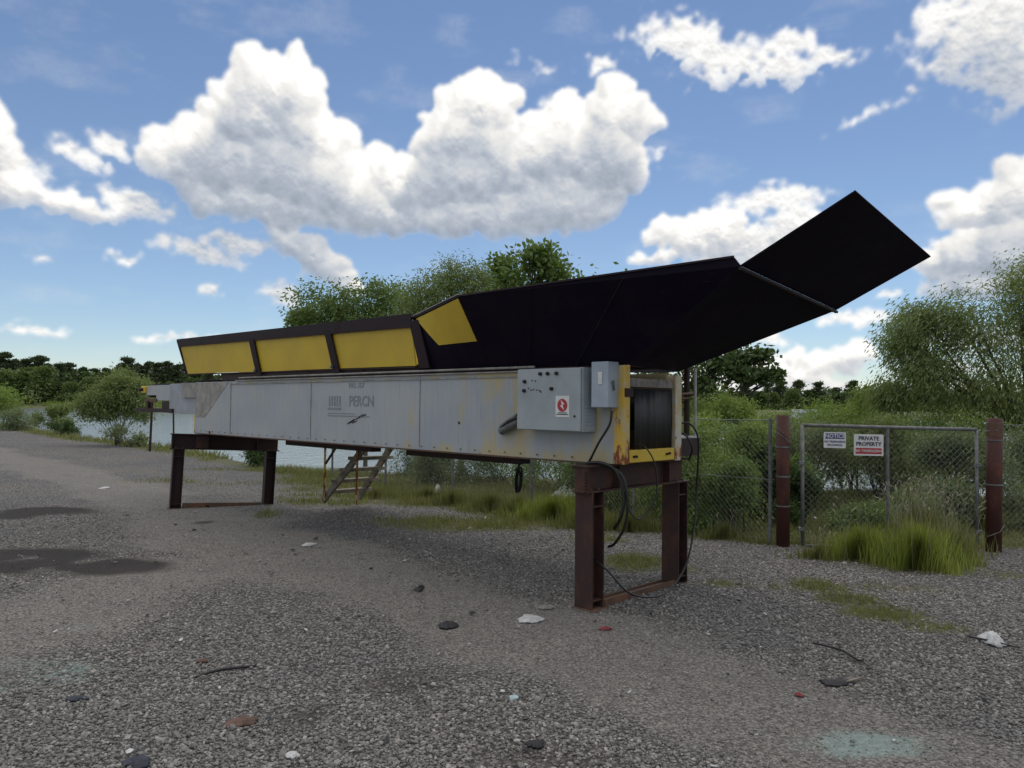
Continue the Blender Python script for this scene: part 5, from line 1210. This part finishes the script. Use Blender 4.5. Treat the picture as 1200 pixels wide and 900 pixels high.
crumple('dark_rag', 'dark blue rag at the bottom edge of the photo', 'rag', 158, 896, 40, 22, .03, 'trash_blue', 8, rot=.4)
crumple('dark_rag', 'small dark blue rag on the left foreground gravel', 'rag', 92, 820, 38, 10, .02, 'trash_blue', 9, rot=-.1)
crumple('plastic_shard', 'pale blue plastic flake between the rusty plate and the front stand', 'litter', 601, 820, 17, 10, .02, 'trash_cyan', 10, rot=-.5)
crumple('paper_scrap', 'torn white scrap on the gravel just left of the front stand', 'litter', 622, 727, 40, 12, .03, 'trash_white', 11, rot=-.15)
crumple('board_scrap', 'curved pale board scrap beside the left leg of the front stand', 'scrap', 640, 714, 28, 6, .03, 'trash_grey', 12, rot=-.25)
crumple('red_rag', 'red scrap of plastic just right below the front stand', 'litter', 710, 739, 20, 6, .02, 'red_rag', 13)
crumple('red_rag', 'small red scrap on the right foreground gravel', 'litter', 936, 816, 13, 6, .015, 'red_rag', 14)
crumple('metal_scrap', 'flat dark scrap with light splinters on the right foreground', 'scrap', 978, 803, 58, 10, .02, 'trash_dark', 15)
strip('wood_splinter', 'light splinter on the dark flat scrap at the right', 'litter', [(992, 805), (1012, 800)], .025, .007, 'wood', .0)
strip('twig', 'thin black bent twig on the gravel right of the front stand', 'twig', [(952, 757), (985, 768), (1005, 780), (1012, 776)], .012, .008, 'trash_dark')
strip('twig', 'dark stick in the left foreground gravel', 'twig', [(228, 796), (258, 791), (300, 784)], .008, .009, 'trash_dark')
strip('wood_splinter', 'pale stick in the lower left foreground', 'litter', [(118, 838), (152, 826)], .008, .006, 'trash_grey', 0)
crumple('paper_scrap', 'pale flat scrap far out on the gravel between the stands', 'litter', 362, 640, 24, 5, .03, 'trash_white', 16)
crumple('scrap_pile', 'dark little heap below the pale scrap between the stands', 'scrap', 492, 692, 18, 9, .04, 'trash_dark', 17)
crumple('paper_scrap', 'white litter on the gravel left of the rear stand', 'litter', 122, 572, 12, 3, .04, 'trash_white', 18)
crumple('paper_scrap', 'bright white paper bit at the foot of the fence near the staircase', 'litter', 523, 579, 9, 4, .05, 'trash_white', 19)
crumple('paper_scrap', 'white litter bit in the weeds under the belly beam', 'litter', 570, 607, 12, 4, .03, 'trash_white', 20)
crumple('red_rag', 'dull red scrap at mid left foreground', 'litter', 237, 778, 20, 5, .015, 'trash_rust', 21)
# pale sheet leaning behind the fence
px_, py_ = gp(662, 584, -.1); r0 = MB().slab([(-.42, 0, 0), (.35, .1, 0), (.35, .5, .50), (.18, .45, .42)], .03).build('metal_sheet', M['concrete']); r0.location = (px_+.1, py_, hz(px_, py_)); tag(r0, 'pale triangular metal sheet propped behind the fence left of the front stand', 'sheet')
x, y = gp(514, 578, -.1); o = crumple('pale_boulder', 'pale rounded lump in the weeds right of the thin fence post', 'rock', 513, 574, 14, 6, .28, 'concrete', 31)

def litter(name, label, n, m, seed, smin, smax):
    r = np.random.default_rng(seed); y = 3.2+9*r.random(n)**1.1; x = (r.random(n)*2-1)*(y*.66+.3); mb = MB()
    for i in range(n):
        sz = (smin+(smax-smin)*r.random()**2)*(.6+y[i]*.10); a = r.random()*6.28; k = r.integers(4, 7); z = hz(x[i], y[i])+.012+.010*r.random(); tx, ty = r.normal(0, .25, 2); el_ = .3+.6*r.random()
        P = [(sz*(.6+.6*r.random())*math.cos(t), sz*el_*(.6+.6*r.random())*math.sin(t)) for t in np.linspace(0, 6.28, k, endpoint=False)]
        P = [(p[0]*math.cos(a)-p[1]*math.sin(a), p[0]*math.sin(a)+p[1]*math.cos(a)) for p in P]
        mb.slab([(x[i]+p[0], y[i]+p[1], z+p[0]*tx+p[1]*ty) for p in P], .003, (0, 0, 1))
    tag(mb.build(name, M[m]), label, 'litter', kind='stuff')
litter('litter_flakes', 'tiny pale plastic and paper flakes strewn over the gravel', 130, 'trash_white', 91, .006, .022)
litter('litter_chips', 'tiny dark chips and bark bits strewn over the gravel', 260, 'trash_dark', 92, .007, .026)
litter('litter_splinters', 'small brownish wood and board bits strewn over the gravel', 150, 'trash_grey', 93, .007, .026)
